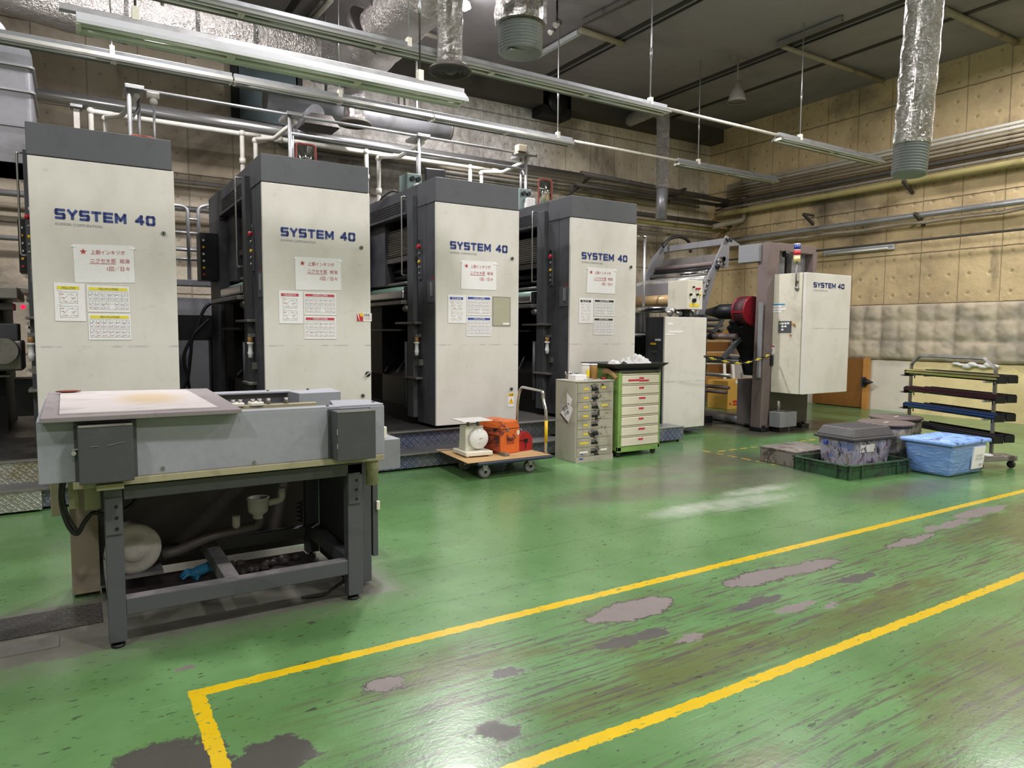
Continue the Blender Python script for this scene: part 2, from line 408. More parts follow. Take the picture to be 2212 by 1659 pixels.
defm('collar', paint('dull_spiral_collar', '85888a', .42, .5, '5f6163', .6, 5)); defm('row_white', paint('dull_grey_lamp_enamel', '74756f', .4, 0, '5d5d56', .6, 4))
def wrapm():
    t = NT('stretch_wrapped_blue_plastic'); n = t.noise(7, 5, .6, t.map((1, 1, 3.2)), 1.2); t.bump(n, .9, .02)
    c = t.mix(t.step(n, .5, .75), '6d93cf', '8fb0e2'); t.b.inputs['Coat Weight'].default_value = .8; t.b.inputs['Coat Roughness'].default_value = .15
    return t.fin(c, .3)
defm('wrap', wrapm()); defm('blue_lid', spat('scuffed_light_blue_lid', '86abec', ['6d8fd0', '39404f'], 7))
defm('tray_green', spat('dirty_green_crate', '2a4d31', ['1d3524', '383735', '232323', '232323'], 4)); defm('grime', spat('grimy_box', '77726c', ['3e3a37', '9a9690', '56423c'], 5)); defm('drum', spat('ink_stained_drum', '4c4a48', ['2b2b2e', '7a7768', '3a4a78'], 4)); defm('drum_lid', paint('rusty_brown_drum_lid', '6a5f5b', .5, .2, '463d3a', .8, 4))
defm('g_yel', plain('yellow_inked_blade', 'd2cf86', .14, .85)); defm('g_mag', plain('maroon_inked_gutter', '2c0d18', .2, .2)); defm('g_cyan', plain('blue_inked_gutter', '24406e', .2, .45)); defm('g_blk', plain('black_inked_gutter', '1d1d21', .25, .3))
defm('copper', plain('tan_roller', 'a98d63', .35, .1)); defm('greyplate', paint('grey_machined_plate', '86868a', .4, .3, '5c5c60', .6, 4)); defm('fan_red', plain('dark_red_mesh_guard', '7c1522', .35)); defm('fan_dark', plain('dark_maroon_net', '3a1018', .6))
defm('paleblue', paint('faded_teal_board', '4c5c5e', .6, 0, '38444a', .7, 3)); defm('teal', paint('grey_green_box', '7c8f8b', .5, 0, '5c6c69', .5, 4))
defm('polished', plain('polished_pipe', 'b9b9b8', .22, .85))
defm('mirror', plain('convex_mirror_glass', 'c9c9c9', .05, 1)); defm('orange_rim', plain('red_orange_mirror_rim', '8a3f33', .5)); defm('hose', plain('black_hose', '18181a', .45)); defm('white', plain('white_plastic', 'e3e3e1', .4))
defm('card_yel', paint('yellow_carton', 'c59a45', .7, 0, 'a97f35', .5, 3)); defm('glove', plain('blue_nitrile_glove', '2f86b4', .5)); defm('disc', paint('dusty_white_disc', 'b4b0aa', .55, 0, '8d8983', .7, 4)); defm('sig_blue', plain('blue_signal_lens', '2f3f86', .3)); defm('sig_yel', plain('pale_yellow_signal_lens', 'd7c489', .3))
defm('chain_y', plain('yellow_chain_link', 'c7b43a', .5)); defm('glow', plain('lit_lamp_glass', 'ffffff', .4, 0, .5, ('ffffff', 60.0))); defm('led', plain('red_led', 'ff2040', .4, 0, .5, ('ff1030', 6.0)))
defm('tread_l', tread('yellow_stained_tread_plate', 'a2a49b', 'b9bbb2', '6b6424', .55)); defm('tread_r', tread('ink_stained_tread_plate', '7b7e84', 'a6a9ad', '3b4c74', .45)); defm('tread_dark', tread('dark_walkway_plate', '4a4845', '5c5a57', '2a2928', .4)); defm('tread_top', paint('worn_step_top', '5b5b5c', .45, .4, '3a3a3b', .7, 3))
# ------------------------------------------------------------------ the setting
XR, YB, ZC, XL, YF = 13.1, 12.0, 6.2, -9.0, -6.5
def floor_mat():
    t = NT('worn_green_floor_paint'); x, y, z = t.xyz()
    n1 = t.noise(.9, 5, .6); n2 = t.noise(5, 6, .65)
    c = t.mix(t.step(n1, .35, .7), '4f7243', '618656'); c = t.mix(t.math('MULTIPLY', t.step(t.noise(2.1, 4, .6, t.map((.6, 1.4, 1))), .5, .75), .5), c, '52743c')
    wx = t.math('MULTIPLY', t.math('SUBTRACT', t.noise(4.5, 6, .75), .5), .42); wy = t.math('MULTIPLY', t.math('SUBTRACT', t.noise(6, 6, .75, t.map((1, 1, 1), (5, 3, 0))), .5), .2)
    X = t.math('ADD', x, wx); Y = t.math('ADD', y, wy)
    def ell(lst, soft=.2):
        o = None
        for cx, cy, rx, ry in lst:
            a = t.math('DIVIDE', t.math('SUBTRACT', X, cx), rx); b = t.math('DIVIDE', t.math('SUBTRACT', Y, cy), ry)
            r = t.math('SQRT', t.math('ADD', t.math('MULTIPLY', a, a), t.math('MULTIPLY', b, b)))
            m = t.step(r, 1+soft, 1-soft); o = m if o is None else t.math('MAXIMUM', o, m)
        return o
    # olive and black drag marks along the marked lanes
    lane = t.step(y, 3.0, 2.85)
    lane2 = t.step(t.math('ABSOLUTE', t.math('SUBTRACT', y, 2.35)), .58, .3); lane3 = t.step(t.math('ABSOLUTE', t.math('SUBTRACT', y, 1.1)), .75, .35)
    lz = t.math('MULTIPLY', t.math('MAXIMUM', lane2, t.math('MULTIPLY', lane3, .9)), t.step(x, .3, 1.3))
    vst = t.map((.55, 9, 1), (0, 0, 0), None, (0, 0, -.03)); st = t.noise(4.2, 6, .72, vst, .15); big = t.noise(1.3, 4, .6, t.map((.6, 1.2, 1), (9, 2, 0)))
    ol = t.math('MULTIPLY', t.step(t.math('ADD', big, t.math('MULTIPLY', st, .35)), .62, .76), lz)
    c = t.mix(t.math('MULTIPLY', ol, .75), c, '56582f')
    c = t.mix(t.math('MULTIPLY', t.math('MULTIPLY', t.step(st, .50, .59), lz), .85), c, '4e4a44')
    c = t.mix(t.math('MULTIPLY', t.math('MULTIPLY', t.step(t.noise(6, 4, .6, t.map((.4, 14, 1), (3, 8, 0))), .66, .76), lane), .45), c, '9fc09a')
    # scattered short black scuffs
    sp = t.noise(9, 3, .62, t.map((1, 2.8, 1))); sp2 = t.noise(26, 2, .5, t.map((.7, 2.2, 1), (1, 4, 0)))
    c = t.mix(t.math('MULTIPLY', t.math('MAXIMUM', t.step(sp, .655, .70), t.step(sp2, .665, .7)), .8), c, '33372f')
    # traffic dirt in front of the cabinets and under the reel stand
    dirt = ell([(4.6, 4.75, 1.2, .3), (5.6, 4.65, 1.2, .4), (6.2, 5.5, .7, .5), (6.6, 3.5, .8, .22), (5.2, 5.3, .9, .3)], .6)
    c = t.mix(t.math('MULTIPLY', dirt, t.math('MULTIPLY_ADD', n2, .8, .3)), c, '554c4a')
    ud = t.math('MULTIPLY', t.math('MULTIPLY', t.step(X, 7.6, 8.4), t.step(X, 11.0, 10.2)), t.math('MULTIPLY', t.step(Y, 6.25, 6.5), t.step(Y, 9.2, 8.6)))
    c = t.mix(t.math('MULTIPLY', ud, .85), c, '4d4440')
    wh = ell([(4.82, 3.97, .5, .16), (4.3, 4.02, .4, .12), (5.3, 4.2, .4, .1)], .7)
    c = t.mix(t.math('MULTIPLY', wh, t.math('MULTIPLY', n2, 1.0)), c, 'b9bdb2')
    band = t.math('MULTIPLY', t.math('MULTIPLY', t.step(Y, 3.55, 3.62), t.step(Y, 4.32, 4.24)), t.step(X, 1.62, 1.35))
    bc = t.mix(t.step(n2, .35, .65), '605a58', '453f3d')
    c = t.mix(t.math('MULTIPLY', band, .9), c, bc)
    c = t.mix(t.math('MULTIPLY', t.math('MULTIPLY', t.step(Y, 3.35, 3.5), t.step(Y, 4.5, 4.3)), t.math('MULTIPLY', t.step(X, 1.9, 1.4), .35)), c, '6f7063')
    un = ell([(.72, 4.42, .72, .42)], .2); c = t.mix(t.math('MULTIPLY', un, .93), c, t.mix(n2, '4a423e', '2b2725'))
    # lifted paint showing concrete
    con = ell([(2.45, 2.68, .26, .1), (3.45, 2.66, .3, .09), (3.85, 2.62, .3, .07), (4.95, 2.6, .33, .045), (5.6, 2.67, .32, .05), (6.25, 2.74, .4, .07), (1.02, 2.62, .09, .06), (3.22, 2.26, .15, .035), (2.47, 2.29, .12, .028), (3.4, 2.18, .06, .025), (.35, 3.2, .035, .03)], .05)
    con2 = ell([(2.45, 2.68, .275, .11), (3.45, 2.66, .315, .1), (3.85, 2.62, .315, .08), (4.95, 2.6, .345, .055), (1.02, 2.62, .1, .07)], .04)
    c = t.mix(con2, c, '3f3b38'); c = t.mix(con, c, t.mix(n2, '756d69', '5c5450'))
    blk = ell([(2.2, 2.42, .22, .055), (3.9, 2.36, .17, .06), (3.1, 2.42, .22, .05), (.2, 2.5, .22, .17), (.52, 2.35, .16, .13), (1.5, 2.45, .09, .05), (1.27, 2.1, .08, .07), (5.4, 1.2, .3, .06), (4.6, 1.5, .25, .03)], .35)
    c = t.mix(t.math('MULTIPLY', t.step(t.math('MULTIPLY', blk, t.math('MULTIPLY_ADD', n2, 1.2, .35)), .45, .7), .92), c, '413b3b')
    # joints
    jn = t.math('MAXIMUM', t.step(t.math('ABSOLUTE', t.math('SUBTRACT', Y, 3.3)), .006, .002), t.step(t.math('ABSOLUTE', t.math('SUBTRACT', y, t.math('MULTIPLY_ADD', x, .012, 3.78))), .006, .002))
    c = t.mix(t.math('MULTIPLY', jn, t.math('MULTIPLY', t.step(x, 1.2, 1.4), .6)), c, '3c4a38')
    # worn dark red guide lines by the far wall
    rl = t.math('MAXIMUM', t.step(t.math('ABSOLUTE', t.math('SUBTRACT', x, 11.75)), .05, .03), t.step(t.math('ABSOLUTE', t.math('SUBTRACT', x, 10.75)), .05, .03))
    c = t.mix(t.math('MULTIPLY', rl, .6), c, '5e3230')
    # yellow lane marking with a ragged edge
    ry = t.math('MULTIPLY', t.math('SUBTRACT', t.noise(22, 4, .7), .5), .035); rY = t.math('ADD', y, ry); rX = t.math('ADD', x, ry)
    la = t.math('MULTIPLY', t.step(t.math('ABSOLUTE', t.math('SUBTRACT', rY, t.math('MULTIPLY_ADD', x, -.006, 2.955))), .033, .030), t.step(rX, .338, .345))
    cb = t.math('ADD', t.math('MULTIPLY', t.math('MAXIMUM', t.math('SUBTRACT', 2.0, x), 0.0), .035), 1.853)
    lb = t.math('MULTIPLY', t.step(t.math('ABSOLUTE', t.math('SUBTRACT', rY, cb)), .030, .027), t.step(rX, .338, .345))
    lc = t.math('MULTIPLY', t.step(t.math('ABSOLUTE', t.math('SUBTRACT', rX, .372)), .03, .027), t.math('MULTIPLY', t.step(rY, 1.85, 1.86), t.step(rY, 2.985, 2.98)))
    yl = t.math('MAXIMUM', la, t.math('MAXIMUM', lb, lc))
    hole = t.step(t.noise(15, 5, .7, t.map((1, 2, 1), (4, 4, 0))), .61, .64)
    yl = t.math('MULTIPLY', yl, t.math('SUBTRACT', 1.0, hole))
    c = t.mix(yl, c, t.mix(t.noise(9, 4), 'b79812', 'ccae1c'))
    # two thin dashed hazard lines towards the reel stand
    for p_, q_, c_, lo_, hi_ in ((x, y, 6.55, 4.9, 6.1), (y, x, 5.86, 6.6, 8.9)):
        dl = t.math('MULTIPLY', t.step(t.math('ABSOLUTE', t.math('SUBTRACT', p_, c_)), .028, .02), t.math('MULTIPLY', t.math('MULTIPLY', t.step(q_, lo_, lo_+.02), t.step(q_, hi_, hi_-.02)), t.math('MULTIPLY', t.step(t.math('FRACT', t.math('DIVIDE', q_, .2)), .35, .4), t.step(t.noise(7, 4), .36, .46))))
        c = t.mix(t.math('MULTIPLY', dl, .8), c, 'c9a63e')
    rough = t.math('MULTIPLY_ADD', t.noise(3, 5, .65), .22, .14); rough = t.math('ADD', rough, t.math('MULTIPLY', t.math('MAXIMUM', con, t.math('MAXIMUM', band, t.math('MULTIPLY', blk, .6))), .3))
    t.bump(t.math('ADD', t.noise(60, 3), t.math('MULTIPLY', t.noise(3, 3), 4.0)), .12, .004)
    return t.fin(c, rough, 0.0, .5)
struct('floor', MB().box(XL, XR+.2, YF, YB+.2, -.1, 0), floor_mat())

def wall_mat(name, ax, seam_off, soot, c1='cbb68c', c2='b19d79', z_off=2.0, white=False):
    """glass-wool boards pinned to the wall: seams, dimpled pins, soot"""
    t = NT(name); q = t.xyz(); h = q[ax]; z = q[2]
    def tri(v, per, off): return t.math('MULTIPLY', t.math('ABSOLUTE', t.math('SUBTRACT', t.math('FRACT', t.math('DIVIDE', t.math('SUBTRACT', v, off), per)), .5)), per)
    n = t.noise(1.1, 5, .6); n2 = t.noise(6, 5, .65); w_ = t.math('MULTIPLY', t.math('SUBTRACT', n2, .5), .03)
    hh = t.math('ADD', h, w_)
    sv = t.step(t.math('SUBTRACT', .3275, tri(hh, .655, seam_off)), .012, .004); sh = t.step(t.math('SUBTRACT', .46, tri(t.math('ADD', z, w_), .92, z_off)), .014, .004)
    px = tri(h, .3275, seam_off); pz = tri(z, .33, z_off)
    d = t.math('SQRT', t.math('ADD', t.math('MULTIPLY', px, px), t.math('MULTIPLY', pz, pz)))
    pin = t.step(d, .022, .01); dim = t.step(d, .0, .055)
    c = t.mix(t.step(n, .35, .7), c1, c2); c = t.mix(t.math('MULTIPLY', t.step(n2, .5, .8), .35), c, '8f7f66')
    wr = 0.0
    if white:      # a stretch of white-faced, crumpled lagging high on the wall
        wm = t.math('MULTIPLY', t.math('MULTIPLY', t.step(hh, 3.3, 3.6), t.step(hh, 8.9, 7.8)), t.step(z, 3.3, 3.7))
        c = t.mix(wm, c, t.mix(t.step(n2, .3, .7), 'd8d5d0', 'aaa6a1')); wr = t.math('MULTIPLY', wm, t.math('ADD', t.math('MULTIPLY', t.noise(3, 4, .6, None, 1.6), 3.0), t.noise(9, 4, .65, None, 1.0)))
        sv = t.math('MULTIPLY', sv, t.math('SUBTRACT', 1.0, t.math('MULTIPLY', wm, .6)))
    s = t.step(t.noise(.55, 5, .62, t.map((1, 1, 1.3), (2, 5, 1)), .5), soot, soot+.22); c = t.mix(t.math('MULTIPLY', s, .8), c, '6c6459')
    c = t.mix(t.math('MULTIPLY', t.step(t.noise(2.6, 4, .6, t.map((1, 1, .25), (6, 1, 0))), .6, .75), .5), c, '5b544c')
    c = t.mix(t.math('MULTIPLY', sv, .22), c, '6d6354'); c = t.mix(t.math('MULTIPLY', sh, .6), c, '4a4237'); c = t.mix(t.math('MULTIPLY', pin, .55), c, '75695a')
    t.bump(t.math('ADD', t.math('MULTIPLY', dim, .7), t.math('ADD', n2, t.math('MULTIPLY_ADD', t.math('MAXIMUM', sv, sh), -1.2, wr))), .7, .03)
    return t.fin(c, .8, 0.0, .2)
struct('wall_right', MB().box(XR, XR+.2, YF, YB, .95, ZC), wall_mat('pinned_insulation_board_right', 1, 7.6-.655*20, .52))
struct('wall_back', MB().box(XL, XR+.2, YB, YB+.2, 0, ZC), wall_mat('pinned_insulation_board_back', 0, .3, .47, 'd3c8b4', 'b8ab96', white=True))
t = NT('painted_block_wall'); n = t.noise(3, 5, .6); x, y, z = t.xyz()
cw = t.mix(t.step(n, .35, .7), 'e0cf9a', 'd0c08d'); cw = t.mix(t.step(y, 7.0, 7.1), cw, t.mix(n, 'd9d3c4', 'c5bfb0')); cw = t.mix(t.math('MULTIPLY', t.step(t.noise(5, 5, .7, t.map((1, 1, .5))), .6, .75), .4), cw, 'a5997a')
struct('baseboard_right', MB().box(XR-.02, XR+.2, YF, YB, 0, .95), t.fin(cw, .6))
plainw = paint('bare_painted_wall', 'bdb5a4', .7, 0, '8f8778', .6, 1.5)
struct('wall_left', MB().box(XL-.2, XL, YF, YB+.2, 0, ZC), plainw); struct('wall_front', MB().box(XL, XR+.2, YF-.2, YF, 0, ZC), plainw)
ceil_m = paint('dusty_dark_ceiling', '8f898c', .8, 0, '6c676a', .7, .5, lo=.4, hi=.7)
struct('ceiling', MB().box(XL-.2, XR+.2, YF-.2, YB+.2, ZC, ZC+.2), ceil_m)
struct('trim_1', MB().box(XL, XR, YB-.4, YB, 5.9, ZC), paint('sooty_bulkhead', '4d4843', .7, 0, '35312d', .7, 1))
dk = plain('dark_ceiling_groove', '2b2927', .7)
for i, xx in enumerate((at(1390, 52, 2, ZC).x, at(1700, 100, 2, ZC).x, at(1730, 155, 2, ZC).x, at(620, 30, 2, ZC).x)):
    struct('trim_%d' % (i+2), MB().box(xx-.05, xx+.05, 2, YB-.4, ZC-.012, ZC+.0), dk)
    if i < 2: struct('trim_%d' % (i+12), MB().box(xx+.12, xx+.14, 2, YB-.4, ZC-.03, ZC+.0), dk)
# quilted grey-beige blanket hung along the lower right wall
def quilt():
    mb = MB(); y0, y1, z0, z1 = 4.0, 9.6, .97, 2.0; ny, nz = 170, 32; rows = []
    for i in range(ny+1):
        y = y0+(y1-y0)*i/ny; r = []
        for j in range(nz+1):
            z = z0+(z1-z0)*j/nz
            a = math.sin(PI*(y-7.6)/.655); b = abs(math.sin(PI*(z-z0)/.36)); e = abs(math.sin(PI*(y-7.6)/.3275))
            pf = (abs(a)**.35)*.045 + (e*b)**.5*.05 + .018*noise.noise((y*5, z*7, 1)) + .012*noise.noise((y*13, z*17, 4))
            sag = .03*noise.noise((y*1.3, 7, 2)) if j == 0 else 0
            if j in (0, nz): pf *= .5
            r.append(mb._v((XR-.015-max(pf, .004), y, z+sag)))
        rows.append(r)
    for i in range(ny):
        for j in range(nz): mb._f([rows[i][j], rows[i+1][j], rows[i+1][j+1], rows[i][j+1]], True)
    bk = [[mb._v((XR-.004, y0+(y1-y0)*i/ny, zz)) for i in (0, ny)] for zz in (z0, z1)]
    mb._f([bk[0][0], bk[0][1], bk[1][1], bk[1][0]])
    return mb
solo('insulation_blanket', quilt(), paint('grey_beige_quilt', 'b3a891', .6, 0, '8a8378', .8, 2.2, lo=.4, hi=.7, spec=.35), 'puffy grey-beige quilted blanket hung on the wall above the brown plywood panel', 'insulation blanket')
mb = MB()
for i in range(8):
    y = 5.62+.085*i; mb.sphere((XR-.06, y, .925+.02*math.sin(i*2.1)), .07, .45, 1.2, .5+.2*math.sin(i*1.7), 10)
solo('torn_blanket_lining', mb, M['rag'], 'crumpled white lining torn out below the quilted wall blanket', 'lining')
# brown plywood board, timber edge, hook
d0 = at(1768, 866, 0, 13.0); y0, y1 = 7.78, 8.85
r = thing('plywood_panel', 'brown plywood panel with a pale timber edge standing below the quilted blanket', 'wooden panel', (13.0, 8.3, 0))
part('board', MB().box(12.99, 13.05, 7.86, 8.95, .02, .975), M['wood'], r); part('edge_batten', MB().box(12.96, 13.05, 7.76, 7.86, .0, .985), M['wood_edge'], r)
r = thing('wall_horn', 'small black cone-shaped horn sticking out beside the brown plywood panel', 'horn', (12.94, 7.84, .44))
part('bracket', MB().box(12.93, 12.975, 7.79, 7.87, .43, .62), M['navy'], r); part('cone', MB().cyl((12.93, 7.80, .53), (12.93, 7.63, .53), .075, 14, .008), M['blackp'], r)
# wall lamp
r = thing('wall_lamp', 'unlit fluorescent batten fixed on the insulation boards of the right-hand wall', 'lamp', (13.0, 8.1, 3.03))
part('housing', MB().box(13.02, 13.1, 7.42, 8.85, 3.03, 3.13, .008), M['light_white'], r)
part('tube', MB().cyl((13.0, 7.5, 3.06), (13.0, 8.78, 3.06), .018, 10), M['tube'], r)
# window high on the back wall behind the duct, hatch, fan
a = at(830, 128, 1, YB-.02); b = at(985, 185, 1, YB-.02)
struct('window_1', MB().box(at(842, 200, 1, YB).x, at(905, 200, 1, YB).x, YB-.05, YB+.02, at(860, 172, 1, YB).z, at(860, 138, 1, YB).z), plain('night_window_glass', '141a2e', .15))
mb = MB()
for u in (862, 874.5): mb.box(at(u, 200, 1, YB).x-.03, at(u, 200, 1, YB).x+.03, YB-.1, YB-.06, at(u, 232, 1, YB).z, at(u, 138, 1, YB).z)
struct('trim_9', mb, M['pvc'])
p, q = at(518, 205, 1, 11.9), at(640, 150, 1, 11.9)
r = thing('wall_hatch', 'faded teal hatch board high on the back wall behind the long light', 'hatch', (p.x, 11.9, p.z))
part('board', MB().box(p.x, q.x, 11.93, 11.99, p.z-.35, q.z+.1), M['paleblue'], r); part('frame', MB().box(p.x-.12, p.x-.02, 11.9, 11.99, p.z-.4, q.z+.15), M['soot'], r); part('frame', MB().box(q.x+.02, q.x+.1, 11.9, 11.99, p.z-.4, q.z+.15), M['soot'], r)
p, q = at(1160, 250, 1, 11.8), at(1222, 205, 1, 11.8)
r = thing('exhaust_fan', 'dark sooty exhaust fan box high on the back wall', 'fan', (p.x, 11.8, p.z))
part('case', MB().box(p.x, q.x, 11.6, 11.99, p.z, q.z, .01), M['soot'], r); part('guard', MB().lathe([(.2, 0), (.23, .03), (.23, -.02), (.05, -.03)], ((p.x+q.x)/2, 11.58, (p.z+q.z)/2), 'Y', 20), M['black'], r)
# ------------------------------------------------------------------ press platform
U = [-.236+1.642*k for k in range(4)]; Y0, W, ZB, ZCP, ZT = 6.276, .955, .506, 2.713, 2.95
DECK = .36; PT = DECK
r = thing('press_platform', 'long two-step tread-plate platform running in front of and under the printing towers', 'platform', (2, 7, 0))
part('lower_riser', MB().box(-4, -.25, 6.62, 6.66, .02, .175), M['tread_l'], r); part('lower_riser', MB().box(-.25, 4.95, 6.70, 6.74, .02, .175), M['tread_r'], r)
part('lower_tread', MB().box(-4, 4.95, 6.66, 7.06, .16, .18, .004), M['tread_top'], r)
part('upper_riser', MB().box(-4, -.25, 6.98, 7.04, .18, PT), M['tread_l'], r); part('upper_riser', MB().box(-.25, 6.1, 7.05, 7.09, .18, PT), M['tread_r'], r)
part('upper_deck', MB().box(-4, 6.1, 7.04, 10.9, PT-.02, PT, .004), M['tread_dark'], r)
part('base', MB().box(-4, 6.1, 7.1, 10.85, 0, PT-.02), M['soot'], r); part('toe_space', MB().box(-4, 4.9, 6.78, 7.1, 0, .16), M['soot'], r)
part('edge_nosing', MB().box(-4, 4.95, 6.615, 6.66, .172, .186).box(-4, 6.1, 6.97, 7.05, PT-.006, PT+.006), M['dull_steel'], r)
r = thing('step_stool', 'small tread-plate step standing beside the green tool cabinet', 'step', (6.55, 6.85, 0))
part('lower_step', MB().box(6.15, 6.9, 6.66, 6.99, .03, .205, .006), M['tread_r'], r); part('upper_step', MB().box(6.12, 6.74, 6.99, 7.2, .03, .38, .006), M['tread_r'], r)
part('nosing', MB().box(6.15, 6.905, 6.65, 6.68, .198, .212), M['steel'], r)
for xx in (6.2, 6.85): part('foot', MB().cyl((xx, 6.72, 0), (xx, 6.72, .04), .018, 10), M['black'], r)

# ------------------------------------------------------------------ printing towers
# group scaled up about the camera, its foot on the deck (the cover front is 7.0 m into the hall)
EYE_K = 7.0/Y0; PT = .4728
CUR = Matrix.Translation((U[0]*EYE_K, Y0*EYE_K, DECK)) @ Matrix.Scale(EYE_K, 4) @ Matrix.Translation((-U[0], -Y0, -PT))
UX, UZ = (1, 0, 0), (0, 0, 1)
def make_unit():
    x0, x1 = U[0], U[0]+W
    t = thing('printing_tower', '', 'printing machine', (x0, Y0, PT))
    fc = part('front_cover', MB().box(x0, x1+.012, Y0, Y0+.028, ZB, ZCP, .006), M['cream'], t)
    mb = MB(); put_wide(mb, 'SYSTEM', (x0+.155, Y0-.002, 2.266), UX, UZ, .079, .468, .02); part('maker_lettering', mb, M['blue_text'], fc, 'blue lettering SYSTEM'); mb = MB(); put_wide(mb, '40', (x0+.682, Y0-.002, 2.266), UX, UZ, .079, .142, .02); part('number_lettering', mb, M['blue_text'], fc, 'blue number 40')
    mb = MB(); put_text(mb, 'KOMORI CORPORATION', (x0+.157, Y0-.002, 2.222), UX, UZ, .02, .3); part('company_lettering', mb, M['grey_text'], fc, 'small grey lettering')
    for z in (2.215, .845): part('lock', MB().cyl((x1-.075, Y0-.012, z), (x1-.075, Y0+.01, z), .017, 14).box(x1-.078, x1-.072, Y0-.014, Y0-.011, z-.012, z+.012, mi=1), [M['lock'], M['black']], fc)
    part('cap', MB().box(x0-.004, x1, Y0-.004, 6.70, ZCP+.004, ZT, .005), M['dark'], t)
    part('side_panel', MB().box(x0, x0+.03, Y0+.03, 6.489, ZB, ZCP), M['dark_side'], t); part('side_panel', MB().box(x0, x0+.03, 6.497, 6.72, ZB, ZCP), M['dark_side'], t)
    mb = MB().box(x0+.02, x1-.005, Y0+.03, 6.72, ZB+.01, ZCP); part('cover_core', mb, M['dark'], t)
    hp = part('header', MB().box(x0, x1-.02, 6.704, 8.3, 2.69, ZT, .004).box(x0, x1-.02, 8.3, 8.95, 2.66, ZT+.02), M['dark_side'], t)
    mb = MB()
    for i in range(5): mb.hexa([(x0-.003, 7.02, 2.725+.026*i), (x0+.02, 7.02, 2.725+.026*i), (x0+.02, 8.12, 2.725+.026*i), (x0-.003, 8.12, 2.725+.026*i), (x0-.003, 7.02, 2.739+.026*i), (x0+.02, 7.02, 2.739+.026*i), (x0+.02, 8.12, 2.739+.026*i), (x0-.003, 8.12, 2.739+.026*i)])
    part('vent_slots', mb, M['soot'], hp)
    part('post', MB().box(x0-.045, x0+.06, 6.722, 6.872, .55, 2.84, .004), M['frame'], t)
    part('grab_rail', MB().sweep(bend([(x0, 6.905, 2.85), (x0-.09, 6.905, 2.85), (x0-.09, 6.905, 2.04), (x0, 6.905, 2.04)], .015), .009, 8), M['polished'], t)
    part('rear_frame', MB().box(x0, x1-.05, 8.32, 8.95, PT, 2.66, .006), M['dark_side'], t)
    part('machine_body', MB().box(x0+.34, x1-.04, 6.74, 8.32, PT, 2.69).box(x0+.02, x1-.04, 6.80, 8.32, PT, .64).box(x0+.03, x0+.4, 7.78, 8.32, .64, 1.75), M['soot'], t)
    mb = MB()
    for i in range(12): mb.hexa([(x0+.12, 6.9, 2.29+.026*i), (x0+.17, 6.9, 2.29+.026*i), (x0+.17, 7.80, 2.29+.026*i), (x0+.12, 7.80, 2.29+.026*i), (x0+.10, 6.9, 2.302+.026*i), (x0+.12, 6.9, 2.31+.026*i), (x0+.12, 7.80, 2.31+.026*i), (x0+.10, 7.80, 2.302+.026*i)])
    lv = part('louvre_screen', mb, M['pipe_grey'], t); part('louvre_sill', MB().box(x0+.10, x0+.16, 6.9, 7.80, 2.225, 2.28, .004), M['galv_dark'], lv); part('louvre_end', MB().box(x0+.08, x0+.2, 7.79, 8.3, 1.98, 2.69), M['dark_side'], lv)
    mb = MB()
    for z, rr, xo in ((2.14, .035, .2), (2.06, .045, .24), (1.985, .03, .17)): mb.cyl((x0+xo, 6.9, z), (x0+xo, 8.3, z), rr, 14)
    part('ink_rollers', mb, M['black'], t)
    part('roller_bar', MB().cyl((x0+.12, 6.88, 1.985), (x0+.12, 8.2, 1.985), .016, 10), M['dull_steel'], t)
    part('blanket_cylinder', MB().cyl((x0+.14, 6.95, 1.87), (x0+.14, 8.25, 1.87), .085, 24), M['blanket'], t)
    g = part('cylinder_guard', MB().box(x0-.04, x0+.05, 7.02, 8.1, 1.80, 1.888, .02), M['polished'], t, 'bright steel guard bar'); part('guard_bracket', MB().box(x0-.02, x0+.08, 6.96, 7.03, 1.72, 1.93, .01), M['black'], g)
    part('foot_rail', MB().box(x0-.1, x0+.02, 6.9, 8.3, 1.735, 1.775, .006), M['dull_steel'], t)
    part('knuckle', MB().sphere((x0-.03, 6.93, 1.69), .05, .8, 1.2, .8), M['dull_steel'], t)
    for y0_, y1_, z in ((6.62, 7.15, 1.535), (6.6, 6.9, .965), (7.0, 7.9, 1.46)): part('shelf', MB().box(x0-.07, x0+.1, y0_, y1_, z-.01, z+.012, .003), M['dull_steel'] if y0_ < 6.9 else M['black'], t)
    for y in (7.15, 7.5, 7.85): part('guide_finger', MB().beam((x0+.2, y, 1.13), (x0+.05, y-.1, .98), .012, .012), M['steel'], t)
    part('finger_tray', MB().hexa([(x0+.04, 6.9, .93), (x0+.06, 6.9, .9), (x0+.06, 8.0, .9), (x0+.04, 8.0, .93), (x0+.25, 6.9, 1.16), (x0+.27, 6.9, 1.13), (x0+.27, 8.0, 1.13), (x0+.25, 8.0, 1.16)]), M['black'], t)
    part('inner_panel', MB().box(x0+.03, x0+.06, 6.9, 8.2, .6, .95), M['black'], t)
    part('oil_pipe', MB().cyl((x0-.03, 6.93, .64), (x0-.03, 6.93, 1.34), .022, 10), M['frame'], t)
    # switches and the air regulator on the dark side
    s = part('switch_strip', MB().box(x0-.012, x0, 6.6, 6.66, 1.98, 2.4, .003), M['dark'], t)
    part('stop_button', MB().cyl((x0-.045, 6.62, 2.31), (x0-.01, 6.62, 2.31), .02, 12), M['red'], s, 'red mushroom stop button'); part('name_plate', MB().box(x0-.018, x0-.012, 6.6, 6.655, 2.36, 2.385), M['chrome'], s)
    for z in (2.24, 2.16, 2.1, 2.04): part('push_button', MB().cyl((x0-.03, 6.63, z), (x0-.01, 6.63, z), .014, 10), M['dull_steel'] if z != 2.16 else M['warn'], s)
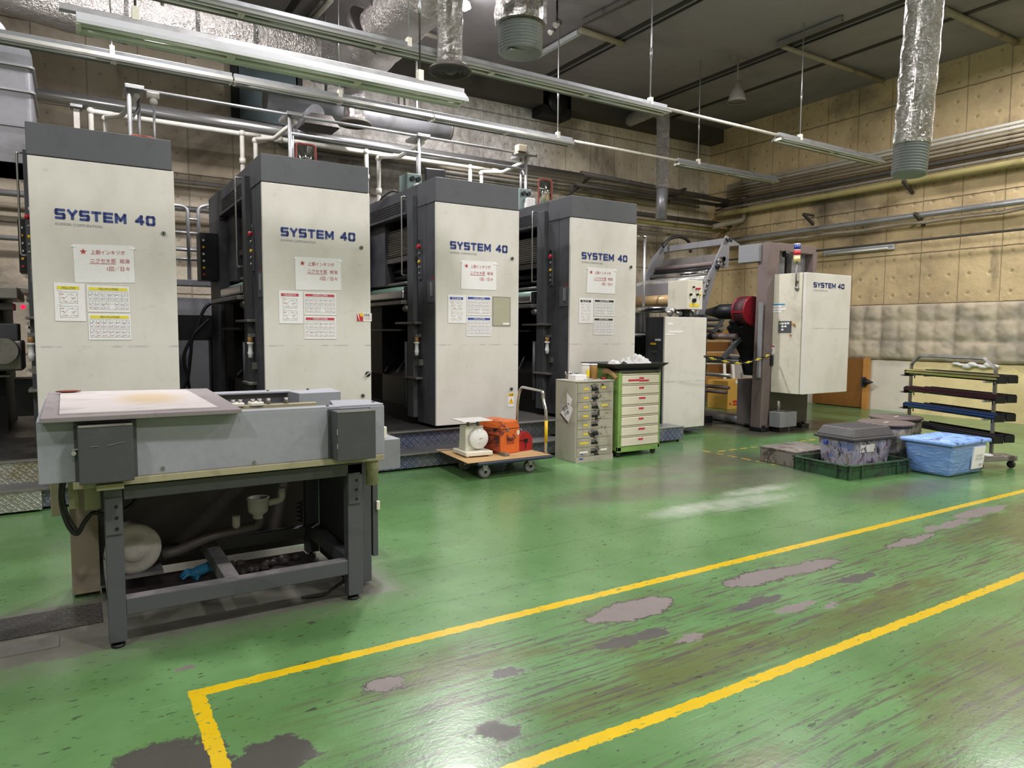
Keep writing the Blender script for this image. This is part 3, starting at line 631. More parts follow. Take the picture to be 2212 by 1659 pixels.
    part('door_plate', MB().box(x0-.004, x0, 6.30, 6.47, 1.74, 1.965), M['dark'], t); part('scale_label', MB().box(x0-.008, x0-.003, 6.35, 6.40, 1.80, 1.94), M['galv'], t, 'pale strip label')
    part('red_sticker', MB().box(x0-.003, x0, 6.33, 6.36, 1.97, 1.99), M['red'], t)
    rg = part('air_regulator', MB().lathe([(.02, 0), (.022, .03), (.026, .05), (.02, .055), (.02, .12), (.03, .125), (.03, .14)], (x0-.04, 6.65, 1.2), 'Z', 12), M['white'], t)
    part('filter_bowl', MB().cyl((x0-.04, 6.65, 1.33), (x0-.04, 6.65, 1.39), .022, 12), M['amber'], rg); part('regulator_mount', MB().box(x0-.06, x0, 6.63, 6.68, 1.39, 1.42), M['dull_steel'], rg); part('socket', MB().box(x0-.04, x0, 6.58, 6.62, 1.1, 1.16), M['dull_steel'], t)
    cb = part('control_box', MB().box(x0-.18, x0-.0, 8.42, 8.7, 2.0, 2.52, .006), M['black'], t)
    for i in range(6): part('control_button', MB().cyl((x0-.15, 8.42, 2.06+.075*i), (x0-.15, 8.405, 2.06+.075*i), .013, 10), M[('red', 'warn', 'white', 'white', 'warn', 'white')[i]], cb)
    # warning label low on the front
    wl = part('warning_label', MB().box(x1-.115, x1-.04, Y0-.003, Y0, .655, .80), M['white'], t, 'small white label with a yellow electric-shock triangle')
    mb = MB().box(x1-.112, x1-.043, Y0-.0045, Y0-.003, .768, .798); mb.prism([(x1-.108, Y0-.0045, .69), (x1-.047, Y0-.0045, .69), (x1-.0775, Y0-.0045, .752)], (0, .0015, 0)); part('warning_sign', mb, M['warn'], wl)
    mb = MB(); put_text(mb, '注意', (x1-.0775, Y0-.006, .775), UX, UZ, .018, None, 0, 'C'); mb.prism([(x1-.083, Y0-.006, .715), (x1-.072, Y0-.006, .722), (x1-.078, Y0-.006, .72), (x1-.072, Y0-.006, .738), (x1-.081, Y0-.006, .722)], (0, .001, 0)); part('warning_print', mb, M['black_ink'], wl)
    return t
tower = make_unit()
tl = ['printing tower with the yellow-headed ink sheets, standing behind the grey machine box', 'printing tower with the crimson-headed ink sheets and a red caution sticker', 'printing tower with the blue-headed ink sheets, standing behind the loaded trolley', 'printing tower with the black-headed ink sheets, behind the two drawer cabinets']
tower['label'] = tl[0]; tower['group'] = 'printing towers of the press'; towers = [tower]
for k in range(1, 4): towers.append(dup(tower, (1.642*EYE_K*k, 0, 0), tl[k]))

# papers taped on the fronts
def oil_notice(k, u0, v0, u1, v1, u2, v2, u3, v3, wh):
    y = Y0-.003; a, b, c, d = [at(u, v, 1, y) for u, v in ((u0, v0), (u1, v1), (u2, v2), (u3, v3))]      # TL TR BR BL
    t = thing('oiling_notice', 'white taped notice with a red star and red writing above the %s-headed ink sheets' % wh, 'notice', (d.x, y, d.z), 0, 'red-lettered oiling notices')
    part('sheet', MB().hexa([d, c, c+Vector((0, .0015, 0)), d+Vector((0, .0015, 0)), a, b, b+Vector((0, .0015, 0)), a+Vector((0, .0015, 0))]), M['paper'], t)
    ux = (b-a).normalized(); uz = Vector((0, 0, 1)); w_ = (b-a).length; h = (a-d).length; o = d+Vector((0, -.002, 0)); mb = MB()
    P = lambda s, tt: o+ux*(s*w_)+uz*(tt*h)
    st = P(.15, .81); R_ = h*.085
    pts = [st+ux*(math.sin(PI*i/5)*(R_ if i % 2 == 0 else R_*.4))+uz*(math.cos(PI*i/5)*(R_ if i % 2 == 0 else R_*.4)) for i in range(10)]
    for i in range(10): mb._f([mb._v(st), mb._v(pts[i]), mb._v(pts[(i+1) % 10])])
    put_text(mb, '上胴インキツボ', P(.27, .75), ux, uz, h*.095, w_*.57); put_text(mb, 'ニクセキ部', P(.26, .53), ux, uz, h*.095, w_*.42); put_text(mb, '給油', P(.75, .53), ux, uz, h*.095, w_*.16)
    put_text(mb, '1回／日々', P(.53, .32), ux, uz, h*.095, w_*.38); mb.quad(P(.25, .495), P(.68, .495), P(.68, .507), P(.25, .507))
    part('writing', mb, M['red_ink'], t)
    part('tape', MB().box(a.x-.012, a.x+.012, y-.003, y-.001, a.z-.02, a.z-.008), M['tape'], t); part('tape', MB().box(b.x-.03, b.x+.012, y-.003, y-.001, b.z-.03, b.z-.012), M['tape'], t)
oil_notice(0, 157, 527, 288, 531, 292, 611, 162, 610, 'yellow'); oil_notice(1, 637, 554, 736, 559, 737, 627, 639, 626, 'crimson'); oil_notice(2, 997, 562, 1072, 566, 1072, 627, 996, 624, 'blue'); oil_notice(3, 1270, 577, 1331, 581, 1328, 635, 1267, 632, 'black')
def scrib(mb, p, ux, uz, w_, h, mi):
    n = rnd.randint(4, 6); q = [p+ux*(w_*i/n)+uz*(h*rnd.uniform(.1, .95)) for i in range(n+1)]
    stroke(mb, q, h*.16, ux.cross(uz), mi)
def ink_sheet(kind, title, band, tcol, hand, box, label, unit):
    y = Y0-.002; u0, v0, u1, v1 = box; a = at(u0, v0, 1, y); c = at(u1, v1, 1, y)
    x0, x1, z1, z0 = a.x, c.x, a.z, c.z; w_, h = x1-x0, z1-z0
    t = thing('ink_record_sheet', label, 'paper sheet', (x0, y, z0), 0, 'laminated ink record sheets')
    sh = part('sheet', MB().box(x0, x1, y-.002, y, z0, z1), M['paper'], t); ux, uz = Vector(UX), Vector(UZ); y -= .003
    P = lambda s, tt: Vector((x0+s*w_, y, z0+tt*h))
    if kind == 'tall':
        bd = (.09, .83, .82, .915)
    else: bd = (.045, .82, .95, .93)
    part('title_band', MB().box(x0+bd[0]*w_, x0+bd[1+1]*w_, y-.0005, y+.001, z0+bd[1]*h, z0+bd[3]*h) if kind != 'tall' else MB().box(x0+.09*w_, x0+.82*w_, y-.0005, y+.001, z0+.83*h, z0+.915*h), M[band], t, 'coloured title band')
    mb = MB(); bh = (.085 if kind == 'tall' else .11)*h; q = P(.455 if kind == 'tall' else .5, .84 if kind == 'tall' else .838); q.y = y-.001
    put_text(mb, title, q, ux, uz, bh*.72, w_*(.48 if kind == 'tall' else .46), .012, 'C', shear=.15); part('title', mb, M[tcol], t)
    mb = MB(); hw = MB(); lw = .0016 if kind == 'tall' else .0016
    def L(s0, t0, s1, t1): stroke(mb, [P(s0, t0), P(s1, t1)], lw, (0, -1, 0))
    if kind == 'tall':
        for k in (0, 1):
            b = .47-.37*k
            for s0, t0, s1, t1 in ((.17, b, .75, b), (.17, b+.29, .75, b+.29), (.17, b, .17, b+.29), (.75, b, .75, b+.29), (.2, b, .47, b+.25), (.48, b, .75, b+.25), (.1, b+.32, .25, b+.32)): L(s0, t0, s1, t1)
            for s, tt in ((.18, .21), (.2, .12), (.3, .02)): scrib(hw, P(s, b+tt), ux, uz, w_*.12, h*.05, hand[0])
            for s, tt in ((.5, .21), (.54, .12), (.6, .03)): scrib(hw, P(s, b+tt), ux, uz, w_*.13, h*.04, 1)
    else:
        for k, rows in ((0, 'BCFGLM' if 'U' in title[-7:] else 'BCFILM'), (1, 'HPQ SU')):
            t1_ = .77-.36*k; 
            for tt in (t1_, t1_-.1, t1_-.31): L(.04, tt, .96, tt)
            for i in range(7): L(.04+.92*i/6, t1_, .04+.92*i/6, t1_-.31)
            for i, chn in enumerate(rows):
                if chn == ' ' and 'U' in title[-7:]: continue
                s = .05+.92*i/6
                put_text(mb, chn if chn != ' ' else 'R', P(s+.06, t1_-.08), ux, uz, h*.055)
                L(s+.02, t1_-.29, s+.13, t1_-.12); hh = hand[rnd.randint(0, len(hand)-1)]
                scrib(hw, P(s, t1_-.17), ux, uz, w_*.06, h*.06, hh); scrib(hw, P(s+.005, t1_-.27), ux, uz, w_*.05, h*.05, hh); scrib(hw, P(s+.085, t1_-.29), ux, uz, w_*.05, h*.05, hh)
    part('ruled_grid', mb, M['line_ink'], t); part('handwriting', hw, [M['red_ink'], M['black_ink'], M['violet_ink']], t)
SH = [('YELLOW', 'band_yellow', 'olive_ink', 'yellow', [(116, 610, 186, 694), (187, 616, 281, 675), (190, 677, 284, 734)], [2, 2, 2, 0]),
      ('MAGENTA', 'band_red', 'white_ink', 'crimson', [(602, 627, 655, 699), (656, 631, 726, 681), (657, 682, 726, 732)], [0, 0, 2]),
      ('CYAN', 'band_blue', 'white_ink', 'blue', [(968, 636, 1007, 698), (1008, 638, 1061, 682), (1008, 683, 1061, 726)], [2, 2, 0]),
      ('BLACK', 'band_black', 'white_ink', 'black', [(1251, 643, 1281, 698), (1283, 645, 1327, 683), (1282, 685, 1325, 723)], [0, 1, 1])]
for k, (nm, bd, tc, cl, bx, hand) in enumerate(SH):
    ink_sheet('tall', nm, bd, tc, [0], bx[0], 'tall narrow white sheet headed with a %s band on the front of its tower' % cl, k)
    ink_sheet('wide', nm+' (UPPER)', bd, tc, hand, bx[1], 'upper of the two wide white grid sheets headed in %s' % cl, k)
    ink_sheet('wide', nm+' (LOWER)', bd, tc, hand, bx[2], 'lower of the two wide white grid sheets headed in %s' % cl, k)
# empty grey document pocket, caution sticker
a, c = at(1065, 641, 1, Y0-.004), at(1102, 704, 1, Y0-.004)
r = thing('document_pocket', 'empty greyish plastic document pocket right of the blue-headed sheets', 'document holder', (a.x, Y0, c.z))
part('pocket', MB().box(a.x, c.x, Y0-.004, Y0-.001, c.z, a.z, .001), paint('greyish_clear_pocket', 'a9a893', .25, 0, 'bcbba8', .6, 6), r); part('name_strip', MB().box(a.x+.12, c.x-.012, Y0-.006, Y0-.004, c.z+.012, c.z+.032), M['paper'], r)
part('pocket_rim', MB().box(a.x-.003, a.x+.004, Y0-.005, Y0, c.z, a.z).box(c.x-.004, c.x+.003, Y0-.005, Y0, c.z, a.z).box(a.x, c.x, Y0-.005, Y0, c.z-.003, c.z+.004).box(a.x, c.x, Y0-.005, Y0, a.z-.004, a.z+.003), M['pipe_grey'], r)
a, c = at(771, 676, 1, Y0-.004), at(803, 694, 1, Y0-.004)
r = thing('caution_sticker', 'small red and white caution sticker at the right edge of the crimson-headed tower', 'sticker', (a.x, Y0, c.z))
part('base', MB().box(a.x, c.x, Y0-.004, Y0-.001, c.z, a.z), M['white'], r)
mb = MB(); w_ = (c.x-a.x); mb.prism([(a.x, Y0-.005, c.z), (a.x+.18*w_, Y0-.005, c.z), (a.x, Y0-.005, a.z)], (0, .001, 0)); mb.prism([(a.x+.2*w_, Y0-.005, c.z), (a.x+.42*w_, Y0-.005, c.z), (a.x+.42*w_, Y0-.005, c.z+.04), (a.x+.1*w_, Y0-.005, a.z)], (0, .001, 0)); put_text(mb, 'ふれるな', (a.x+.46*w_, Y0-.005, c.z+.015), UX, UZ, .022, .5*w_); part('red_print', mb, M['red'], r)
part('yellow_dot', MB().cyl((a.x+.3*w_, Y0-.007, a.z-.015), (a.x+.3*w_, Y0-.005, a.z-.015), .018, 14), M['warn'], r); mb = MB(); put_text(mb, '自動機に', (a.x+.46*w_, Y0-.005, c.z+.045), UX, UZ, .022, .5*w_); part('black_print', mb, M['black_ink'], r)
# a chipped hole and lever at the lower right of the second tower
r = thing('cover_latch', 'small bent grey latch poking out near the lower right of the crimson-headed tower', 'latch', (U[1]+W-.03, Y0-.02, 1.0))
p = at(795, 808, 1, Y0-.01); part('plate', MB().sphere((p.x, Y0-.006, p.z), .026, 1, .3, 1), M['black'], r); part('lever', MB().beam((p.x-.03, Y0-.015, p.z-.02), (p.x+.03, Y0-.015, p.z+.03), .012, .01), M['steel'], r)
# ------------------------------------------------------------------ things on top of the towers
def dressing(k):
    x = U[k]; wh = ('first and nearest', 'second', 'third', 'fourth and farthest')[k]
    r = thing('rail_post', 'thin upright post carrying the top rail over the %s tower' % wh, 'post', (x+.82, 8.45, ZT), 0, 'rail posts above the towers')
    part('upright', MB().cyl((x+.82, 8.45, ZT+.01), (x+.82, 8.45, 3.98), .022, 10), M['galv'], r); part('brace', MB().cyl((x+.93, 8.75, 3.3), (x+.93, 8.75, 3.98), .018, 8).beam((x+.82, 8.45, 3.6), (x+.93, 8.75, 3.85), .02, .02), M['galv'], r); part('clamp', MB().box(x+.78, x+.96, 8.4, 8.8, 3.94, 3.98, .005), M['galv'], r)
    r = thing('pipe_riser', 'pair of off-white pipes with elbows dropping behind the %s tower' % wh, 'pipe', (x+.55, 9.45, ZT), 0, 'off-white drop pipes')
    part('pipe', MB().sweep(bend([(x+.5, 9.5, PT), (x+.5, 9.5, 3.93), (x+.72, 9.5, 3.93)], .03), .03, 10), M['pvc'], r); part('pipe', MB().sweep(bend([(x+.64, 9.4, PT), (x+.64, 9.4, 3.86), (x+.78, 9.0, 3.80), (x+.9, 8.5, 3.9)], .04), .028, 10), M['pvc'], r)
    
    for q in (MB().sphere((x+.5, 9.5, 3.93), .045), MB().sphere((x+.64, 9.4, 3.84), .045)): part('elbow', q, M['pvc'], r)
    for q in (MB().cyl((x+.5, 9.5, 3.55), (x+.5, 9.5, 3.62), .04, 10), MB().cyl((x+.64, 9.4, 3.35), (x+.64, 9.4, 3.43), .04, 10)): part('socket', q, M['pvc'], r)
    if k != 2:
        r = thing('convex_mirror', ('rectangular convex mirror with a red rim above the %s tower' % wh), 'mirror', (x+.9, 8.1, ZT+.02), .0, 'red-rimmed convex mirrors')
        mb = MB(); mz = 3.2 if k == 0 else 3.36
        gx = 8; rows = []
        for i in range(gx+1):
            rr = []
            for j in range(gx+1):
                s, tt = -1+2*i/gx, -1+2*j/gx; f = 1-.12*(s*s*tt*tt); rr.append(mb._v((x+.9+.105*s*f, 8.1-.05*(1-s*s)*(1-tt*tt)-.02, mz+.18*tt*f)))
            rows.append(rr)
        for i in range(gx):
            for j in range(gx): mb._f([rows[i][j], rows[i+1][j], rows[i+1][j+1], rows[i][j+1]], True)
        part('glass', mb, M['mirror'], r)
        part('rim', MB().sweep(bend([(x+.9, 8.08, mz+.185), (x+1.01, 8.08, mz+.185), (x+1.01, 8.08, mz-.185), (x+.79, 8.08, mz-.185), (x+.79, 8.08, mz+.185), (x+.9, 8.08, mz+.185)], .04), .012, 8), M['orange_rim'], r)
        part('bracket', MB().box(x+.87, x+.93, 8.1, 8.14, ZT+.0, mz), M['galv'], r)
    else:
        r = thing('convex_mirror', 'black-backed mirror turned away above the third tower', 'mirror', (x+.9, 8.1, ZT+.02)); part('back', MB().hexa([(x+.75, 8.1, 3.1), (x+1.02, 8.06, 3.1), (x+1.02, 8.1, 3.1), (x+.75, 8.14, 3.1), (x+.77, 8.16, 3.5), (x+1.04, 8.12, 3.5), (x+1.04, 8.16, 3.5), (x+.77, 8.2, 3.5)], .02), M['blackp'], r); part('bracket', MB().box(x+.87, x+.93, 8.12, 8.16, ZT+.02, 3.2), M['galv'], r)
    if k:
        r = thing('terminal_box', 'grey-green terminal box with dark knobs on top of the %s tower' % wh, 'electrical box', (x+.62, 8.2, ZT+.02), 0, 'grey-green terminal boxes')
        part('case', MB().box(x+.52, x+.72, 8.15, 8.4, ZT+.02, 3.4, .008), M['teal'], r)
        for xx in (.58, .66): part('knob', MB().cyl((x+xx, 8.15, 3.33), (x+xx, 8.11, 3.33), .03, 12), M['black'], r)
        if k > 1: part('white_box', MB().box(x+.6, x+.73, 8.06, 8.15, 3.06, 3.27, .015), M['white'], r)
        r2 = thing('cable_loop', 'black cable looping beside the terminal box of the %s tower' % wh, 'cable', (x+.4, 8.3, ZT+.02), 0, 'cable loops on the towers')
        part('cable', MB().sweep(smooth_path([(x+.25, 8.5, ZT+.04), (x+.3, 8.4, 3.12), (x+.42, 8.35, 3.2), (x+.53, 8.3, 3.14)]), .013, 8), M['hose'], r2); part('plug', MB().cyl((x+.25, 8.5, ZT), (x+.25, 8.5, ZT+.06), .022, 8), M['black'], r2)
for k in range(4): dressing(k)
for (x0, x1, z, nm) in ((U[0]+.82, U[3]+1.0, 3.95, 'galvanised top rail strung along the posts above the four towers'), (U[1]+.8, U[3]+.85, 3.74, 'thin lower rail below the top rail between the tower posts')):
    solo('top_rail', MB().cyl((x0, 8.45, z), (x1, 8.45, z), .018, 10), M['galv'], nm, 'rail')
r = thing('water_main', 'off-white water pipe running level behind the row of towers', 'pipe', (2, 9.5, 3.9))
part('pipe', MB().cyl((U[0]+.5, 9.52, 3.93), (U[3]+.9, 9.52, 3.93), .032, 12), M['pvc'], r)
for k in range(4): part('coupling', MB().cyl((U[k]+.9, 9.52, 3.93), (U[k]+1.0, 9.52, 3.93), .042, 12), M['pvc'], r)
r = thing('silver_duct', 'slim shiny silver pipe running behind and above the tower tops', 'duct', (3, 9.75, 4.0)); part('tube', MB().cyl((-.26, 9.75, 4.09), (7.5, 9.75, 4.09), .085, 20), M['polished'], r)
for u in (165,): q = at(u, 240, 1, 9.75); part('support_post', MB().box(q.x-.03, q.x+.03, 9.72, 9.78, PT, 4.02), M['pvc'], r); part('saddle', MB().box(q.x-.06, q.x+.06, 9.66, 9.84, 4.0, 4.03), M['galv'], r)
# railing, ledge, cable and cabinets seen in the gap behind the second tower
r = thing('catwalk_railing', 'galvanised catwalk railing seen in the gap between the first two towers', 'railing', (1.2, 9.2, 2.0))
q0, q1 = at(405, 450, 1, 9.2), at(428, 455, 1, 9.2); zb, zt = at(405, 605, 1, 9.2).z, at(405, 446, 1, 9.2).z; xl = at(378, 500, 1, 9.2).x-.5
part('upright', MB().sweep(bend([(q0.x, 9.2, zb), (q0.x, 9.2, zt), (xl, 9.2, zt)], .08), .022, 10), M['galv'], r); part('upright', MB().sweep(bend([(q1.x, 9.2, zb), (q1.x, 9.2, zt), (q1.x+.18, 9.2, zt+.06)], .06), .022, 10), M['galv'], r)
for v in (473, 503, 540, 560): part('rung', MB().cyl((q0.x-(.55 if v > 500 else .02), 9.2, at(405, v, 1, 9.2).z), (q1.x+.02, 9.2, at(405, v, 1, 9.2).z), .018, 8), M['galv'], r)
part('ledge', MB().box(xl-.2, q1.x+.2, 9.1, 9.33, zb-.07, zb, .005), M['grey2'], r); part('leg', MB().box(xl-.15, xl-.05, 9.2, 9.3, PT, zb-.07), M['grey2'], r)
r = thing('steel_cabinet', 'grey cabinets standing behind the gap of the first two towers', 'cabinet', (1.15, 9.7, PT))
part('body', MB().box(.75, 1.7, 9.58, 9.9, PT, 1.85, .006), M['grey2'], r); part('door_gap', MB().box(1.1, 1.11, 9.57, 9.59, PT, 1.8), M['black'], r)
r = thing('cross_beam', 'black beam bridging the gap between the first two towers', 'beam', (1.2, 9.3, PT)); p, q = at(380, 735, 1, 9.3), at(470, 682, 1, 9.3)
part('beam', MB().box(p.x-.3, q.x+.05, 9.2, 9.4, p.z, q.z), M['black'], r); part('stand', MB().box(q.x-.1, q.x+.04, 9.22, 9.38, PT, p.z), M['black'], r)
solo('hanging_hose', MB().sweep(smooth_path([at(455, 655, 1, 9.05), at(440, 670, 1, 9.05), at(425, 710, 1, 9.05), at(398, 765, 1, 9.05), at(404, 810, 1, 9.05), at(410, 845, 1, 9.05)]), .02, 8), M['hose'], 'black hose hanging in the gap between the first two towers', 'hose')
solo('hanging_hose', MB().sweep(smooth_path([at(452, 690, 1, 9.0), at(418, 725, 1, 9.0), at(412, 765, 1, 9.0), at(406, 815, 1, 9.0), at(394, 845, 1, 9.0)]), .018, 8), M['hose'], 'second black hose curving right of the other in the same gap', 'hose')
r = thing('folder_unit', 'dark oily folder machinery with a red lamp and round motor beside the first tower', 'printing machine', (-1.5, 8, PT))
part('body', MB().box(-3.5, U[0]-.3, 8.0, 9.3, PT, 1.75), M['soot'], r); p, q = at(0, 800, 1, 7.7), at(50, 735, 1, 7.7)
part('motor_case', MB().box(p.x-.4, q.x, 7.55, 8.0, p.z, q.z, .02), M['dull_steel'], r); part('motor', MB().cyl((p.x+.05, 7.35, p.z+.18), (p.x+.05, 7.6, p.z+.18), .11, 18), M['pipe_grey'], r); part('motor_plate', MB().box(p.x-.4, q.x-.03, 7.6, 8.0, q.z, q.z+.15, .01), M['frame'], r)
part('grille', MB().box(p.x+.1, q.x+.1, 7.7, 8.0, p.z-.42, p.z-.08), M['black'], r); part('shelf', MB().box(-3, U[0]-.25, 7.75, 8.0, at(20, 810, 1, 7.75).z-.02, at(20, 810, 1, 7.75).z, .004), M['dull_steel'], r)
part('guard_rail', MB().box(-3, U[0]-.2, 7.8, 8.0, at(20, 670, 1, 7.8).z, at(20, 655, 1, 7.8).z, .01), M['grey2'], r); q = at(50, 663, 1, 7.78); part('indicator_lamp', MB().sphere((q.x, 7.78, q.z), .02), M['led'], r, 'glowing red indicator lamp')
part('tray', MB().box(-3, U[0]-.16, 7.6, 8.6, at(20, 633, 1, 7.6).z-.05, at(20, 620, 1, 7.6).z, .01), M['dull_steel'], r)
CUR = None
# ------------------------------------------------------------------ grey machine on a charcoal stand, front left
r = thing('bending_machine', 'blue-grey machine box on a charcoal steel stand, with a worn board on top', 'machine', (.62, 4.05, 0))
sh = part('front_panel', MB().box(-.142, 1.402, 3.52, 3.55, .793, 1.052, .003), M['grey'], r)
part('top_rim', MB().box(-.142, 1.16, 3.52, 3.6, 1.05, 1.062, .003).box(-.142, -.06, 3.6, 4.65, 1.05, 1.062).box(-.12, 1.2, 4.56, 4.7, 1.05, 1.062, .003), M['grey'], r)
part('end_cap', MB().hexa([(1.13, 3.524, .80), (1.4, 3.524, .80), (1.4, 3.78, .80), (1.2, 3.82, .80), (1.13, 3.524, 1.064), (1.4, 3.524, 1.064), (1.4, 3.78, 1.064), (1.2, 3.82, 1.064)], .004), M['grey'], r)
part('rear_block', MB().hexa([(1.178, 4.36, .82), (1.45, 4.38, .82), (1.48, 4.68, .82), (1.16, 4.68, .82), (1.178, 4.36, 1.062), (1.45, 4.38, 1.062), (1.48, 4.68, 1.062), (1.16, 4.56, 1.062)], .004), M['grey'], r)
part('side_panel', MB().box(-.142, -.115, 3.55, 4.66, .79, 1.05), M['grey'], r); part('rear_panel', MB().box(-.11, 1.46, 4.62, 4.68, .79, 1.05), M['grey2'], r)
part('inner_floor', MB().box(-.11, 1.18, 3.55, 4.62, .80, .86), M['black'], r)
part('clamp_bar', MB().box(.3, 1.16, 3.93, 3.97, 1.0, 1.045, .003).box(.3, 1.16, 3.97, 4.0, .86, 1.03), M['yellowed'], r)
for i, x in enumerate((.735, .835, .9, .995)):
    b = part('clamp_block', MB().box(x-.035, x+.035, 3.92, 4.0, 1.04, 1.062, .006), M['ivory'], r) if i < 2 else None
    for dx in ((-.018, .018) if i < 2 else (0,)): part('bolt', MB().cyl((x+dx, 3.95, 1.045), (x+dx, 3.95, 1.078), .011, 10), M['dull_steel'], b or r)
part('rim_screw', MB().cyl((1.1, 3.54, 1.06), (1.1, 3.54, 1.067), .008, 8).cyl((1.37, 3.6, 1.06), (1.37, 3.6, 1.068), .01, 8).cyl((1.3, 4.6, 1.06), (1.3, 4.6, 1.069), .009, 8).cyl((1.05, 4.62, 1.06), (1.05, 4.62, 1.067), .009, 8), M['black'], r)
for x, z in ((.33, .82), (.73, .81), (1.1, 1.04)): part('panel_screw', MB().cyl((x, 3.512, z), (x, 3.522, z), .008, 10), M['dull_steel'], sh)
c = part('hinged_cover', MB().box(.003, .209, 3.42, 3.515, .795, 1.044, .004).box(-.01, .228, 3.508, 3.52, .787, 1.05, .002), M['flap'], r)
part('cover_knob', MB().cyl((-.012, 3.46, .925), (-.012, 3.52, .925), .009, 12).box(-.018, .012, 3.49, 3.52, .935, .939), M['steel'], c)
part('cover_scuffs', MB().box(.008, .205, 3.417, 3.421, 1.038, 1.046).beam((.11, 3.418, .955), (.175, 3.418, .967), .003, .002).beam((.05, 3.418, .955), (.075, 3.418, .956), .003, .002), M['pipe_grey'], c)
c = part('hinged_cover', MB().box(1.105, 1.308, 3.40, 3.515, .795, 1.045, .004).box(1.094, 1.32, 3.508, 3.52, .79, 1.05, .002), M['flap'], r)
part('cover_scuffs', MB().box(1.106, 1.307, 3.397, 3.401, 1.041, 1.047).box(1.103, 1.107, 3.398, 3.402, .86, .885).box(1.103, 1.107, 3.398, 3.402, .93, .96), M['pipe_grey'], c)
part('cream_rail', MB().box(-.02, 1.392, 3.5, 3.545, .762, .793, .003).box(.065, .17, 3.47, 3.5, .752, .778, .003), M['yellowed'], r)
part('side_box', MB().box(1.46, 1.782, 4.2, 4.5, .56, .755, .004), M['grey2'], r, 'pale grey box at the right end'); part('side_mount', MB().box(1.28, 1.5, 4.22, 4.48, .6, .82, .004), M['grey2'], r); part('side_tab', MB().box(1.62, 1.71, 4.25, 4.3, .755, .83, .003), M['ivory'], r)
part('vent_motor', MB().lathe([(.033, 0), (.033, .09), (.036, .092), (.036, .14), (.03, .145)], (1.345, 3.56, .625), 'Z', 14), M['yellowed'], r, 'ribbed yellowed cylinder under the right end')
# stand
X0, X1, YA, YBk = .13, 1.245, 3.595, 4.44
part('upper_rail', MB().box(.17, 1.3, 3.56, 3.63, .684, .747, .003).box(.10, 1.3, 4.40, 4.47, .684, .747).box(.10, .17, 3.6, 4.45, .684, .747).box(1.21, 1.29, 3.6, 4.45, .684, .747), M['frame'], r)
for x, y in ((X0, YA), (X1, YA), (X0-.01, YBk), (X1+.015, YBk)):
    l = part('leg', MB().box(x-.036, x+.036 if x < 1 else x+.046, y-.035, y+.035, .03, .745, .003), M['frame'], r); part('leveling_foot', MB().cyl((x, y, 0), (x, y, .014), .03, 16).cyl((x, y, .014), (x, y, .035), .012, 10), M['blackp'], l)
    if y < 4:
        g = part('gusset_plate', MB().box(x-.034, x+.032, y-.043, y-.035, .53, .698, .002), M['frame'], l); part('bolt_holes', MB().cyl((x+.01, y-.045, .657), (x+.01, y-.042, .657), .008, 10).cyl((x+.01, y-.045, .606), (x+.01, y-.042, .606), .008, 10).cyl((x+.01, y-.045, .556), (x+.01, y-.042, .556), .008, 10), M['black'], g)
l = part('lower_rail', MB().box(.166, 1.21, 3.565, 3.63, .148, .222, .003), M['frame'], r); part('dust_layer', MB().box(.168, 1.208, 3.567, 3.63, .222, .2235), M['dusty'], l, 'pale dust lying on the rail'); part('lower_rail', MB().box(.16, 1.22, 4.41, 4.47, .13, .2, .003), M['frame'], r)
part('side_rail', MB().box(.1, .16, 3.63, 4.4, .15, .22, .003), M['dusty'], r); part('side_rail', MB().box(1.225, 1.29, 3.63, 4.4, .15, .22), M['frame'], r)
part('cross_rail', MB().box(.60, .67, 3.63, 4.41, .15, .224, .003), M['dusty'], r)
part('floor_tray', MB().box(.2, 1.2, 4.0, 4.4, .02, .05).box(.2, 1.25, 4.55, 4.57, .05, .76), M['dkbrown'], r)
part('switch_cabinet', MB().box(1.3, 1.4, 3.72, 4.39, .03, .72, .004).box(1.408, 1.44, 3.72, 4.3, .17, .735, .003), M['frame'], r); part('cabinet_latch', MB().box(1.425, 1.445, 3.70, 3.72, .44, .49, .003), M['ivory'], r)
part('leg_box', MB().box(-.047, .085, 4.36, 4.57, .02, .62, .003), M['pipe_tan'], r)
m = part('pump_motor', MB().lathe([(.02, -.02), (.06, -.018), (.062, -.01), (.1, -.008), (.128, .0), (.134, .012), (.128, .05), (.11, .2), (.0, .2)], (.234, 4.1, .296), 'Y', 28), M['disc'], r, 'round dusty white motor end'); part('motor_base', MB().box(.15, .37, 4.08, 4.3, .15, .17), M['dusty'], m)
pp = part('suction_pipe', MB().sweep(bend([(.37, 4.12, .24), (.45, 4.12, .25), (.62, 4.1, .315), (.87, 4.1, .335), (.87, 4.1, .40)], .06), .027, 12), M['dkbrown'], r)
part('funnel_cup', MB().lathe([(.03, .38), (.03, .4), (.05, .415), (.055, .43), (.057, .49), (.062, .492), (.062, .5), (.05, .5), (.046, .43)], (.865, 4.1, 0), 'Z', 20, caps=False), M['disc'], pp); part('valve', MB().sweep(bend([(.92, 4.1, .46), (1.0, 4.1, .47), (1.0, 4.1, .54)], .03), .02, 10), M['disc'], pp); part('pipe_stub', MB().cyl((.745, 4.1, .33), (.745, 4.1, .41), .022, 10), M['disc'], pp)
part('coil_spring', MB().sweep([(1.17+.016*math.cos(i*.8), 4.36+.016*math.sin(i*.8), .25+.0035*i) for i in range(40)], .005, 6), M['blackp'], r)
